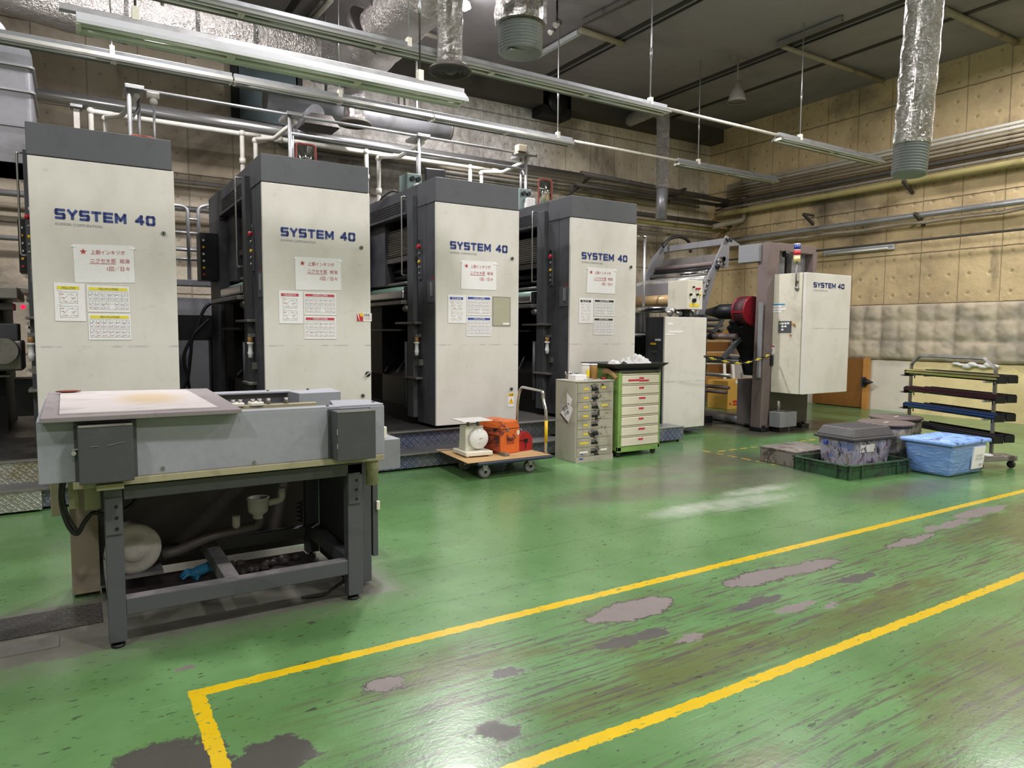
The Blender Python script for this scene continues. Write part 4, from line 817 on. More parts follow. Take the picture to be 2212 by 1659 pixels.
part('hanging_cable', MB().sweep(smooth_path([(-.06, 3.8, .79), (-.07, 3.8, .66), (-.05, 3.8, .55), (-.015, 3.8, .495), (.02, 3.8, .55), (.055, 3.8, .585), (.12, 3.85, .555), (.22, 3.9, .58), (.28, 3.95, .68)]), .011, 8).sweep(smooth_path([(-.045, 3.7, .79), (-.06, 3.72, .7), (-.045, 3.75, .6), (-.01, 3.75, .52)]), .006, 6).sweep(smooth_path([(.3, 3.9, .7), (.36, 3.9, .64), (.42, 3.9, .69)]), .005, 6), M['hose'], r)
for q in ((-.04, .0, 3.68, 3.8, .64), (.02, .085, 3.66, 3.76, .632), (-.125, -.06, 4.28, 4.36, .48)): part('guide_block', MB().box(*q, .79, .004), M['yellowed'], r)
# board and sheet on it
bz = 1.062
solo('work_board', MB().hexa([(-.125, 3.45, bz), (.66, 3.43, bz), (.71, 4.76, bz), (-.13, 4.86, bz), (-.125, 3.45, bz+.02), (.66, 3.43, bz+.02), (.71, 4.76, bz+.02), (-.13, 4.86, bz+.02)], .002), M['board'], 'worn grey-brown board laid over the left end of the blue-grey machine box', 'board')
solo('cover_sheet', MB().hexa([(-.06, 3.55, bz+.02), (.57, 3.52, bz+.02), (.575, 4.66, bz+.02), (-.07, 4.78, bz+.02), (-.06, 3.55, bz+.027), (.57, 3.52, bz+.027), (.575, 4.66, bz+.027), (-.07, 4.78, bz+.027)], .001), M['sheet'], 'stained whitish sheet lying on the worn grey-brown board', 'sheet', base=(.25, 4.15, bz+.02))
solo('rust_scrap', MB().sphere((-.03, 4.70, bz+.035), .05, 1.3, .6, .14, 10), paint('rust_brown_scrap', '6b3424', .8), 'small rust-brown scrap at the far left corner of the stained sheet', 'scrap')
# glove, scraps, cable under the stand
mb = MB(); gx, gy = .57, 4.22
mb.sweep(smooth_path([(gx-.05, gy-.02, .075), (gx, gy, .09), (gx+.06, gy+.02, .1)]), [.02, .03, .028, .03]+[.03]*13, 10, jitter=.12)
for i, (dx, dy, dz) in enumerate(((-.1, -.04, .02), (-.105, -.01, .03), (-.1, .02, .035), (-.085, .045, .03), (-.03, -.07, .0))): mb.sweep([(gx-.03, gy-.01+.012*i-.02, .08), (gx+dx*.7, gy+dy*.7, .075+dz*.6), (gx+dx, gy+dy, .06+dz*.4)], [.012, .011, .008], 8)
solo('rubber_glove', mb, M['glove'], 'crumpled blue rubber glove lying under the grey machine', 'glove')
for i, (x, y, s) in enumerate(((.95, 4.2, 1), (1.05, 4.25, .8), (.85, 4.15, .7), (.75, 4.3, .6))):
    mb = MB(); mb.sweep(smooth_path([(x-.1*s, y, .06), (x-.04*s, y-.05*s, .07+.02*s), (x+.03*s, y+.02, .06), (x+.1*s, y-.02, .075)]), [.018+.006*math.sin(q) for q in range(25)], 8, jitter=.2)
    solo('waste_rag', mb, M['dkbrown'], 'one of the dusty dark rags heaped under the grey machine', 'rag', 'rags under the grey machine')
solo('floor_cable', MB().sweep(smooth_path([(1.0, 3.72, .012), (1.12, 3.7, .012), (1.2, 3.78, .012), (1.28, 3.86, .012), (1.3, 3.95, .012)]), .006, 6), M['hose'], 'thin black cable on the floor under the right end of the stand', 'cable')
solo('trench_cover', MB().box(-3, .08, 3.93, 4.22, .0, .006), M['tread_dark'], 'tread-plate strip let into the floor left of the charcoal stand', 'cover plate')
solo('trench_cover', MB().box(-3, -.1, 3.72, 3.86, .0, .006), M['dull_steel'], 'shiny bare-metal strip in the floor at the left edge', 'cover plate')
# ------------------------------------------------------------------ trolley
TZ = .178
r = thing('platform_trolley', 'low navy-edged platform trolley with a chrome push handle, loaded with boxes', 'trolley', (3.75, 6.2, 0))
part('deck', MB().box(3.30, 4.2, 5.87, 6.5, .14, TZ, .016), M['navy'], r)
h = part('handle', MB().sweep(bend([(4.15, 5.94, .15), (4.15, 5.94, .63), (4.15, 6.0, .76), (4.15, 6.0, .83), (4.15, 6.42, .85), (4.15, 6.47, .76), (4.15, 6.5, .63), (4.15, 6.5, .15)], .07), .016, 12), M['chrome'], r)
part('grip_tape', MB().cyl((4.15, 5.94, .3), (4.15, 5.94, .53), .0175, 12), M['warn'], h, 'scuffed yellow tape')
for x, y in ((3.42, 5.96), (3.97, 5.98), (3.44, 6.41), (4.03, 6.45)):
    c = part('caster', MB().box(x-.04, x+.04, y-.035, y+.035, .13, .14).hexa([(x-.012, y-.03, .055), (x+.012, y-.03, .055), (x+.012, y-.024, .055), (x-.012, y-.024, .055), (x-.035, y-.03, .135), (x+.03, y-.03, .135), (x+.03, y-.024, .135), (x-.035, y-.024, .135)]).hexa([(x-.012, y+.024, .055), (x+.012, y+.024, .055), (x+.012, y+.03, .055), (x-.012, y+.03, .055), (x-.035, y+.024, .135), (x+.03, y+.024, .135), (x+.03, y+.03, .135), (x-.035, y+.03, .135)]), M['galv'], r)
    part('wheel', MB().lathe([(.045, -.022), (.062, -.018), (.0625, -.01), (.0625, .01), (.062, .018), (.045, .022)], (x, y, .0625), 'Y', 22).lathe([(.0, -.03), (.016, -.03), (.018, -.02), (.018, .02), (.016, .03), (0, .03)], (x, y, .0625), 'Y', 12, mi=1), [M['tyre'], M['chrome']], c)
solo('cardboard_sheet', MB().hexa([(3.19, 5.88, TZ), (4.17, 5.88, TZ), (4.13, 6.45, TZ), (3.27, 6.75, TZ), (3.19, 5.88, TZ+.005), (4.17, 5.88, TZ+.005), (4.13, 6.45, TZ+.005), (3.27, 6.75, TZ+.005)]), M['card'], 'flattened cardboard sheet covering the trolley deck', 'cardboard', base=(3.7, 6.2, TZ))
cz = TZ+.006
# kitchen scale
r = thing('dial_scale', 'ivory dial scale with a round white face standing on the trolley', 'scale', (3.47, 6.27, cz), .0)
A = Matrix.Translation((3.46, 6.28, cz)) @ Matrix.Rotation(math.radians(-4), 4, 'Z')
part('base', MB(A).box(-.15, .15, -.18, .16, .012, .055, .008), M['ivory'], r)
for x in (-.12, .12): part('foot', MB(A).cyl((x, -.15, 0), (x, -.15, .015), .014, 10).cyl((x, .13, 0), (x, .13, .015), .014, 10), M['ivory'], r)
part('body', MB(A).taper(0, .02, .055, .3, .21, .17, .2, .15, .006), M['ivory'], r)
d = part('dial', MB(A).lathe([(.0, -.012), (.098, -.012), (.105, .0), (.105, .035), (.0, .035)], (.03, -.1, .175), 'Y', 36), M['dial'], r); part('pointer', MB(A).beam((.03, -.114, .175), (.06, -.114, .18), .004, .003).beam((.03, -.114, .12), (.03, -.114, .13), .003, .003), M['black_ink'], d)
part('pillar', MB(A).box(-.055, -.035, -.02, .02, .3, .36).box(.055, .075, -.02, .02, .3, .36), M['dull_steel'], r); part('pan', MB(A).box(-.17, .16, -.15, .15, .358, .366, .002), M['dial'], r)
# orange tool box
A = Matrix.Translation((3.83, 6.13, cz)) @ Matrix.Rotation(math.radians(10), 4, 'Z')
r = thing('tool_box', 'battered orange metal tool box with a greasy dark side, on the trolley', 'tool box', (3.83, 6.13, cz))
b = part('body', MB(A).box(-.13, .13, 0, .36, 0, .255, .008), M['orange'], r); part('lid', MB(A).hexa([(-.135, -.006, .258), (.135, -.006, .258), (.135, .366, .258), (-.135, .366, .258), (-.1, -.004, .345), (.1, -.004, .345), (.1, .364, .345), (-.1, .364, .345)], .012), M['orange'], r)
part('side_tray', MB(A).box(-.15, -.13, .02, .345, .03, .1, .006).box(-.146, -.13, .02, .345, .115, .19, .006).hexa([(-.155, .02, .2), (-.13, .02, .2), (-.13, .345, .2), (-.155, .345, .2), (-.15, .02, .25), (-.13, .02, .25), (-.13, .345, .25), (-.15, .345, .25)], .004), M['orange_d'], r, 'greasy maroon-brown side trays')
part('side_handle', MB(A).sweep(bend([(-.045, -.005, .2), (-.05, -.035, .165), (.05, -.035, .165), (.045, -.005, .2)], .02), .008, 8).box(-.05, .05, -.004, .002, .1, .165, .003), M['orange_d'], r); part('latch', MB(A).box(-.06, -.03, -.012, 0, .235, .275, .003), M['dull_steel'], r)
part('badge', MB(A).prism([(.09, -.003, .235), (.128, -.003, .235), (.128, -.003, .2), (.109, -.003, .18), (.09, -.003, .2)], (0, .002, 0)), M['ivory'], r); part('catch', MB(A).box(-.16, -.13, .06, .09, .235, .27).box(-.16, -.13, .28, .31, .235, .27), M['black'], r)
A = Matrix.Translation((4.125, 6.2, cz)) @ Matrix.Rotation(math.radians(10), 4, 'Z')
r = thing('tool_box', 'small dark red tool box with a gabled lid, beside the orange one on the trolley', 'tool box', (4.125, 6.2, cz)); A = Matrix.Translation((4.06, 6.19, cz)) @ Matrix.Rotation(math.radians(10), 4, 'Z')
part('body', MB(A).box(-.10, .10, 0, .3, 0, .11, .004), M['crimson'], r); part('lid', MB(A).prism([(-.10, 0, .112), (.10, 0, .112), (.098, 0, .14), (.03, 0, .2), (-.03, 0, .2), (-.098, 0, .14)], (0, .3, 0)), M['crimson'], r)
part('hinge_plate', MB(A).box(-.02, .03, -.006, 0, .09, .13).box(-.003, .004, -.004, 0, .02, .1).box(-.09, .0, -.004, 0, .112, .118), M['black'], r); part('carry_handle', MB(A).sweep([(0, .06, .2), (0, .08, .225), (0, .2, .225), (0, .22, .2)], .008, 8), M['dull_steel'], r)
p = at(1085, 975, 2, cz+.02); solo('steel_bar', MB().box(3.685, 3.74, 6.0, 6.14, cz, cz+.03, .003), M['dull_steel'], 'short grey steel block lying between the dial scale and the orange box', 'metal block')
# ------------------------------------------------------------------ beige drawer cabinet
r = thing('drawer_cabinet', 'ink-smeared beige steel cabinet of eight small drawers with yellow tape labels', 'cabinet', (4.95, 6.33, 0), math.radians(.8))
x0, x1, y0, y1 = 4.685, 5.225, 6.13, 6.52
b = part('body', MB().box(x0, x1, y0+.012, y1, 0, .895, .003), M['beige'], r); part('top', MB().box(x0-.003, x1+.003, y0-.002, y1, .895, .912, .003), M['beige'], r)
part('kick_plate', MB().box(x0+.002, x1-.002, y0, y0+.012, 0, .062), M['beige'], r)
for i in range(8):
    z = .066+.1015*i; d = part('drawer', MB().box(x0+.022, x1-.022, y0+.0, y0+.02, z, z+.097, .002), M['beige_d'], r)
    part('cup_handle', MB().box(4.9, 4.99, y0-.012, y0, z+.028, z+.056, .006), M['black'], d); part('card_holder', MB().box(4.9, 4.985, y0-.006, y0, z+.065, z+.088, .002), M['dull_steel'], d)
    lm = M['paper'] if i == 0 else M['yel_label']
    part('tape_label', MB().box(4.79-(.05 if i in (0, 1) else 0)-.01*(i == 4), 4.855+.01*(i == 1), y0-.002, y0, z+.034, z+.055), lm, d, 'torn white label' if i == 0 else 'yellow tape label')
    if i in (0, 5, 7): part('tape_label', MB().box(5.04, 5.13 if i != 7 else 5.1, y0-.002, y0, z+.045, z+.066), lm, d)
part('blue_mark', MB().box(4.735, 4.79, y0-.001, y0, .03, .046).prism([(4.745, y0-.001, .085), (4.79, y0-.001, .082), (4.78, y0-.001, .1)], (0, .001, 0)), M['band_blue'], r, 'blue scribble')
# torn sticker on the side
mb = MB(); mb.prism([(x0-.003, 6.3, .77), (x0-.003, 6.2, .70), (x0-.003, 6.24, .62), (x0-.003, 6.3, .66)], (.002, 0, 0)); mb.prism([(x0-.003, 6.27, .66), (x0-.003, 6.19, .60), (x0-.003, 6.27, .43), (x0-.003, 6.42, .53)], (.002, 0, 0))
s = part('torn_sticker', mb, M['paper'], b, 'torn white sticker with brown edges'); mb = MB(); put_text(mb, '駆動', (x0-.004, 6.36, .55), Vector((0, -.85, .52)).normalized(), Vector((0, .52, .85)).normalized(), .04); put_text(mb, '作業', (x0-.004, 6.33, .50), Vector((0, -.85, .52)).normalized(), Vector((0, .52, .85)).normalized(), .035); part('sticker_print', mb, M['black_ink'], s)
part('sticker_residue', MB().prism([(x0-.004, 6.27, .44), (x0-.004, 6.29, .425), (x0-.004, 6.43, .515), (x0-.004, 6.42, .535)], (.002, 0, 0)), M['tin_top'], s)
tz = .912
solo('small_carton', MB().box(4.74, 4.9, 6.22, 6.36, tz, tz+.06, .004), M['paper'], 'small plain white box on the left front of the beige drawer cabinet', 'box')
solo('paper_pad', MB().hexa([(4.86, 6.16, tz), (4.96, 6.18, tz), (4.94, 6.3, tz), (4.84, 6.28, tz), (4.87, 6.16, tz+.012), (4.97, 6.18, tz+.016), (4.95, 6.3, tz+.02), (4.85, 6.28, tz+.012)]), M['galv'], 'small grey pad tipped beside the white box on the beige cabinet', 'pad')
r = thing('plastic_jar', 'clear plastic jar with a white lid and yellow label on the beige cabinet', 'jar', (4.98, 6.35, tz)); part('jar', MB().lathe([(.045, 0), (.048, .005), (.048, .15), (.04, .16)], (4.98, 6.35, tz), 'Z', 18), M['jar'], r); part('lid', MB().cyl((4.98, 6.35, tz+.16), (4.98, 6.35, tz+.18), .046, 18), M['white'], r); part('label', MB().box(4.955, 5.0, 6.299, 6.303, tz+.03, tz+.11), M['yel_label'], r)
r = thing('plastic_jar', 'amber-filled jar with a pale lid right of the clear jar on the beige cabinet', 'jar', (5.08, 6.33, tz)); part('jar', MB().lathe([(.042, 0), (.046, .005), (.046, .15), (.04, .16)], (5.08, 6.33, tz), 'Z', 18), M['amber'], r); part('lid', MB().cyl((5.08, 6.33, tz+.16), (5.08, 6.33, tz+.175), .046, 18), M['white'], r)
solo('link_chain', MB().sweep([(4.78+.36*i/40, 6.46+.015*math.sin(i), tz+.055+.02*math.sin(i*1.6)) for i in range(41)], .012, 6, jitter=.3).box(4.8, 5.14, 6.45, 6.49, tz, tz+.05), M['dull_steel'], 'heap of dark steel chain along the back of the beige cabinet top', 'chain')
for i, (x, y, a_, L, cl, nm) in enumerate(((5.1, 6.2, .2, .14, 'crimson', 'red-handled tool'), (5.13, 6.26, -.3, .12, 'black', 'black tool'), (5.16, 6.38, .5, .1, 'dull_steel', 'steel tool'))):
    solo('hand_tool', MB().cyl((x, y, tz+.012), (x+L*math.cos(a_)*.6, y+L*math.sin(a_), tz+.016), .011, 10), M[cl], nm+' lying among the clutter at the right of the beige cabinet top', 'tool')
# ------------------------------------------------------------------ green tool cabinet
gx0, gx1, gy0, gy1 = 5.30, 5.955, 6.14, 6.75
r = thing('tool_cabinet', 'apple-green rolling tool cabinet with seven cream drawers and red labels', 'cabinet', (5.62, 6.45, 0))
part('body', MB().box(gx0, gx1, gy0+.03, gy1, .075, .985, .004), M['green'], r); part('front_frame', MB().box(gx0, gx0+.05, gy0, gy0+.03, .075, .985).box(gx1-.025, gx1, gy0, gy0+.03, .075, .985).box(gx0, gx1, gy0, gy0+.03, .06, .12, .003), M['green'], r)
part('top', MB().box(gx0-.0, gx1+.01, gy0-.005, gy1, .985, 1.008, .003), M['tin_top'], r); part('back_rim', MB().box(gx0-.01, gx0+.01, gy0+.2, gy1, .9, 1.03), M['green'], r)
for i in range(7):
    z = .126+.1215*i; d = part('drawer', MB().box(gx0+.05, gx1-.025, gy0-.006, gy0+.04, z, z+.098, .008), M['drawer'], r); part('finger_pull', MB().box(gx0+.05, gx1-.025, gy0-.004, gy0+.03, z+.104, z+.116, .003), M['drawer'], d)
    for a_, b_, c_ in (((.26, .05, .052), (.09, .15, .03), (.26, .13, .022)) if i == 6 else ((.26, .08 if i in (1, 4) else .055, .06),)): part('label', MB().box(gx0+.05+a_, gx0+.05+a_+b_+.02, gy0-.008, gy0-.005, z+c_, z+c_+.022), M['pink_label'], d, 'red tape label')
for x in (gx0+.05, gx1-.06):
    for y in (gy0+.06, gy1-.06): c = part('caster', MB().box(x-.025, x+.025, y-.025, y+.025, .05, .075), M['dull_steel'], r); part('wheel', MB().lathe([(.02, -.014), (.034, -.012), (.035, 0), (.034, .012), (.02, .014)], (x, y-.01, .035), 'Y', 16), M['blacktyre'], c)
# wooden-handled thing leaning at the cabinet's side
solo('hand_brush', MB().sweep(smooth_path([(5.255, 6.36, .99), (5.27, 6.3, 1.0), (5.285, 6.22, .96), (5.29, 6.17, .92)]), [.03, .034, .036, .036, .036, .036, .034, .034, .033, .032, .031, .03, .03, .03, .03, .03, .03, .03, .028, .028, .028, .028, .028, .028, .028], 10), M['card'], 'tan paper wad wedged between the beige cabinet top and the green cabinet', 'paper wad')
r = thing('shallow_tray', 'shallow black flared tray on top of the green tool cabinet', 'tray', (5.63, 6.4, 1.008)); mb = MB()
a = [(5.34, 6.17), (5.92, 6.17), (5.92, 6.6), (5.34, 6.6)]; b = [(5.17, 6.1), (6.05, 6.1), (6.05, 6.7), (5.17, 6.7)]
for i in range(4):
    p, q = a[i], a[(i+1) % 4]; s, t_ = b[i], b[(i+1) % 4]; mb.hexa([(p[0], p[1], 1.009), (q[0], q[1], 1.009), (q[0], q[1], 1.013), (p[0], p[1], 1.013), (s[0], s[1], 1.088), (t_[0], t_[1], 1.088), (t_[0]*.995+.028, t_[1]*.995+.032, 1.092), (s[0]*.995+.028, s[1]*.995+.032, 1.092)])
part('sides', mb, M['blackp'], r); part('bottom', MB().box(5.33, 5.93, 6.16, 6.61, 1.008, 1.014), M['blackp'], r)
for i, (x, y, s, mt, nm) in enumerate(((5.78, 6.35, 1.0, 'rag', 'large crumpled white rag heaped at the right of the black tray'), (5.56, 6.32, .62, 'rag', 'peaked white rag in the middle of the black tray'), (5.4, 6.34, .5, 'rag', 'small greyish rag at the left of the black tray'), (5.47, 6.25, .38, 'black', 'dark oily rag scrap in the left of the black tray'))):
    mb = MB(); n = 26; rows = []
    for j in range(13):
        ph = PI*j/24; rr = []
        for k in range(n):
            th = 2*PI*k/n; d = Vector((math.cos(th)*math.cos(ph), math.sin(th)*math.cos(ph), math.sin(ph))); f = 1+.35*noise.noise(d*2.6+Vector((i*5, 0, 0)))+.2*abs(noise.noise(d*7+Vector((i*3, 2, 0))))
            rr.append(mb._v((x+d.x*.17*s*f, y+d.y*.14*s*f, 1.015+max(0, d.z)*.15*s**.6*f)))
        rows.append(rr)
    for j in range(12):
        for k in range(n): mb._f([rows[j][k], rows[j][(k+1) % n], rows[j+1][(k+1) % n], rows[j+1][k]], True)
    mb._f(list(reversed(rows[0]))); solo('cleaning_rag', mb, M[mt], nm, 'rag', base=(x, y, 1.015))
# ------------------------------------------------------------------ infeed unit right of the towers
CUR = Matrix.Translation((U[0]*EYE_K, Y0*EYE_K, DECK)) @ Matrix.Scale(EYE_K, 4) @ Matrix.Translation((-U[0], -Y0, -PT))  # infeed, control box and web rig scaled about the camera likewise
def z7(a, b): return 1360+a/5.53, 470+b/5.53
def z8(a, b): return 1360+a/5.53, 670+b/5.53
r = thing('infeed_unit', 'low cream-fronted infeed unit with a dark switch side, next to the last tower', 'machine', (6.5, 6.6, 0))
ix0, ix1, iy = 6.165, 6.893, 6.3
fc = part('front_cover', MB().box(ix0, ix1, iy, iy+.03, .25, 1.647, .006), M['cream'], r); part('side_cover', MB().box(ix0, ix0+.03, iy+.03, 6.64, .25, 1.645), M['dark_side'], r); part('body', MB().box(ix0+.02, ix1-.01, iy+.03, 6.62, .26, 1.64).box(ix0+.1, ix1-.05, 6.65, 8.3, .45, 1.45), M['black'], r)
mb = MB()
for a, b, c_, d in ((460, 635, 245, 270), (440, 540, 280, 300), (460, 520, 150, 178)): p, q = at(*z8(a, d), 1, iy-.002), at(*z8(b, c_), 1, iy-.002); mb.box(p.x, q.x, iy-.002, iy, p.z, q.z)
part('paper_label', mb, M['paper'], fc)
for y, z, mt in ((6.5, 1.31, 'warn'), (6.48, 1.21, 'dull_steel'), (6.5, 1.05, 'warn'), (6.46, .93, 'white'), (6.42, 1.36, 'white')): part('switch', MB().box(ix0-.012, ix0, y-.05, y+.04, z-.012, z+.014, .003), M[mt], r)
part('warning_label', MB().box(ix0-.002, ix0, 6.36, 6.42, .66, .8), M['warn'], r, 'yellow warning label')
for i, (y, z, rr) in enumerate(((6.9, 1.5, .05), (7.0, 1.35, .06), (6.85, 1.2, .05), (6.9, 1.05, .04), (7.1, 1.58, .04))): part('gear', MB().lathe([(.0, -.02), (rr, -.02), (rr, .02), (0, .02)], (6.02, y, z), 'X', 14), M['dull_steel'], r)
for z in (1.42, 1.12, .9): part('shaft', MB().cyl((5.9, 6.75, z), (6.25, 6.75, z), .02, 10), M['steel'], r)
for i in range(9):
    p = at(*z7(440+40*i, 1130+15*math.sin(i*2.3)), 1, 6.7); part('linkage', MB().cyl((p.x-.04, 6.6+.05*(i % 3), p.z-.02), (p.x+.05, 6.75+.04*(i % 2), p.z+.03), .022+.008*(i % 3), 10), M['dull_steel' if i % 2 else 'steel'], r)
p, q = at(*z7(685, 1095), 1, 6.5), at(*z7(890, 755), 1, 6.5)
cb = thing('control_box', 'cream push-button control box standing over the infeed unit', 'control box', (p.x, 6.5, p.z))
part('case', MB().box(p.x, q.x-.02, 6.5, 6.85, p.z, q.z, .006), M['cream2'], cb)
for a, b, mt, rr in ((760, 830, 'black', .012), (795, 850, 'red', .013), (825, 850, 'red', .013), (725, 920, 'black', .015), (805, 920, 'black', .014), (765, 990, 'black', .028), (840, 920, 'yel_label', .012)):
    c = at(*z7(a, b), 1, 6.5); part('button', MB().cyl((c.x, 6.5, c.z), (c.x, 6.475, c.z), rr, 12), M[mt], cb)
c, d = at(*z7(715, 1062), 1, 6.497), at(*z7(828, 1030), 1, 6.497); part('yellow_label', MB().box(c.x, d.x, 6.497, 6.5, c.z, d.z), M['yel_label'], cb); part('stand', MB().box(p.x+.06, p.x+.16, 6.6, 6.7, 1.647, p.z), M['black'], cb)
# web roller rig
r = thing('web_rig', 'tilted grey side plates holding web rollers beside the last tower', 'machine', (7.2, 7.4, 0))
YN, YFAR = 6.95, 8.13
def plate(pts, y, th=.03): return MB().prism([at(u, v, 1, y) for u, v in pts], (0, th, 0))
part('side_plate', plate([z7(1160, 215), z7(1330, 330), z7(1195, 340), z7(1180, 600), z7(1050, 600), z7(880, 1210), z7(800, 1210), z7(930, 730), z7(1060, 440)], YN), M['greyplate'], r)
part('side_plate', plate([z7(400, 340), z7(470, 320), z7(385, 560), z7(330, 640), z7(170, 1060), z7(130, 1060), z7(200, 700), z7(270, 500)], YFAR), M['greyplate'], r)
part('rig_leg', MB().box(at(*z7(840, 1200), 1, YN).x-.15, at(*z7(840, 1200), 1, YN).x+.15, YN, YN+.1, .15, at(*z7(840, 1200), 1, YN).z+.05).box(at(*z7(150, 1060), 1, YFAR).x-.1, at(*z7(150, 1060), 1, YFAR).x+.15, YFAR, YFAR+.1, .15, at(*z7(150, 1060), 1, YFAR).z+.05), M['frame'], r)
def roll(a, b, rad, mat_, nm, y1=YN):
    q = at(*z7(*b), 1, y1); z = q.z; p = at(*z7(*a), 2, z) if False else Vector((q.x, YFAR, q.z)); part(nm, MB().cyl((q.x, y1+.02, z), p, rad, 18), mat_, r)
q = at(*z7(1145, 250), 1, YN); part('top_beam', MB().box(q.x-.05, q.x+.05, YN, YFAR, q.z-.09, q.z, .006), M['greyplate'], r)
q = at(*z7(1090, 420), 1, YN); part('guide_plate', MB().hexa([(q.x-.03, YN+.03, q.z-.25), (q.x, YN+.03, q.z-.25), (q.x, YFAR, q.z-.25), (q.x-.03, YFAR, q.z-.25), (q.x+.05, YN+.03, q.z), (q.x+.08, YN+.03, q.z), (q.x+.08, YFAR, q.z), (q.x+.05, YFAR, q.z)]), M['galv_dark'], r)
roll(0, (1020, 550), .035, M['brown'], 'web_roller'); roll(0, (960, 650), .04, M['chrome'], 'web_roller'); roll(0, (930, 735), .055, M['steel'], 'web_roller'); roll(0, (1000, 600), .025, M['black'], 'web_roller')
q = at(*z7(540, 990), 1, 7.3); part('paper_roller', MB().cyl((q.x, 7.2, q.z), (q.x-.02, 8.3, q.z), .085, 22), M['copper'], r, 'tan paper-covered roller')
q = at(*z7(540, 880), 1, 7.5); part('plate_cover', MB().box(q.x-.03, q.x+.03, 7.3, 8.3, q.z-.12, q.z+.13, .004), M['greyplate'], r)
q = at(*z7(550, 780), 1, 7.5); part('curved_guard', MB().sweep(smooth_path([(q.x, 7.2, q.z), (q.x+.02, 7.6, q.z-.03), (q.x, 8.0, q.z+.02), (q.x, 8.3, q.z)]), .05, 12), M['steel'], r)
q = at(*z7(480, 1090), 1, 7.0); part('silver_roller', MB().cyl((q.x+.05, 6.9, q.z), (q.x, 8.0, q.z), .05, 16), M['chrome'], r)
p = at(*z7(1110, 540), 1, YN-.05)
for i in range(6): part('hub', MB().cyl((p.x+.07*math.cos(i), YN-.05, p.z+.06*math.sin(i*1.7)), (p.x+.07*math.cos(i), YN, p.z+.06*math.sin(i*1.7)), .025+.006*(i % 3), 12), M['black' if i % 2 else 'dull_steel'], r)
for i in range(7):
    p = at(*z7(1165+12*i, 250+15*(i % 3)), 1, YN-.02); part('plate_bolt', MB().cyl((p.x, YN-.015, p.z), (p.x, YN, p.z), .012, 8), M['black'], r)
for i in range(4): p = at(*z7(960-20*i, 740+60*i), 1, YN-.02); part('plate_bolt', MB().cyl((p.x, YN-.03, p.z), (p.x, YN, p.z), .02, 8), M['dull_steel'], r)
p, q = at(*z7(165, 1040), 1, 7.6), at(*z7(185, 240), 1, 7.6); part('upright_rod', MB().cyl((p.x, 7.6, p.z-.5), (q.x, 7.6, q.z), .018, 8), M['galv'], r); part('rod_lever', MB().cyl((q.x-.25, 7.6, q.z+.01), (q.x+.02, 7.6, q.z+.01), .012, 8).sphere((q.x, 7.6, q.z+.01), .03), M['chrome'], r)
p = at(*z7(400, 350), 1, YFAR-.1); part('top_hose', MB().sweep(smooth_path([p, p+Vector((.12, 0, .12)), p+Vector((.35, 0, .18)), p+Vector((.55, 0, .12)), p+Vector((.6, 0, -.05))]), .025, 8), M['hose'], r)

CUR = None
# ------------------------------------------------------------------ reel stand
r = thing('reel_stand', 'tall brown-grey portal frame of the reel stand with a reel arm', 'machine', (9.1, 6.9, 0))
part('column', MB().hexa([(8.53, 6.72, .06), (8.70, 6.72, .06), (8.70, 6.9, .06), (8.53, 6.9, .06), (8.60, 6.72, 2.77), (8.86, 6.72, 2.77), (8.86, 6.9, 2.77), (8.60, 6.9, 2.77)], .006), M['brown'], r)
part('head_beam', MB().box(8.84, 9.72, 6.724, 6.9, 2.66, 2.78, .006).box(9.64, 9.74, 6.72, 6.9, 2.38, 2.7), M['brown'], r)
part('side_web', MB().box(8.49, 8.54, 6.74, 6.78, .8, 1.9), M['grey2'], r)
part('back_panel', MB().box(8.86, 9.66, 6.86, 6.9, .4, 2.66), M['grey2'], r); part('hose_elbow', MB().sweep(bend([(8.95, 6.72, 2.62), (9.02, 6.7, 2.62), (9.02, 6.7, 2.3)], .06), .05, 12), M['hose'], r)
part('side_beam', MB().hexa([(8.54, 6.85, 2.50), (8.7, 6.85, 2.50), (8.7, 7.22, 2.50), (8.54, 7.22, 2.50), (8.54, 6.85, 2.76), (8.7, 6.85, 2.76), (8.7, 7.22, 2.76), (8.54, 7.22, 2.76)], .006), M['grey2'], r)
part('pedestal', MB().box(8.7, 9.72, 6.78, 7.3, .07, .75, .006), M['dkbrown'], r)
for x in (8.6, 9.05, 9.55): part('foot', MB().box(x-.09, x+.09, 6.68, 6.9, 0, .06, .006).cyl((x, 6.72, .06), (x, 6.72, .1), .03, 10), M['black'], r)
p = at(1626, 672, 1, 7.05)
fg = part('brake_drum', MB().lathe([(.20, .0), (.215, .0), (.215, .22), (.19, .22), (.19, .03), (.06, .03)], (p.x, 7.05, p.z), 'Y', 30, caps=False), M['fan_dark'], r); part('red_guard_rim', MB().lathe([(.208, -.012), (.222, -.012), (.222, .014), (.208, .014)], (p.x, 7.05, p.z), 'Y', 30).lathe([(.208, .2), (.222, .2), (.222, .225), (.208, .225)], (p.x, 7.05, p.z), 'Y', 30), M['fan_red'], fg, 'dark red mesh guard rims')  # drum body is plain dark maroon between the red rims
part('drum_bands', MB().box(p.x-.222, p.x-.21, 7.05, 7.26, p.z-.03, p.z+.0).box(p.x-.03, p.x+.01, 7.05, 7.26, p.z+.212, p.z+.224), M['fan_red'], fg)
part('reel_chuck', MB().lathe([(.0, .95), (.05, .9), (.09, .7), (.12, .62), (.12, .22)], (p.x, 7.05, p.z), 'Y', 18), M['black'], r)
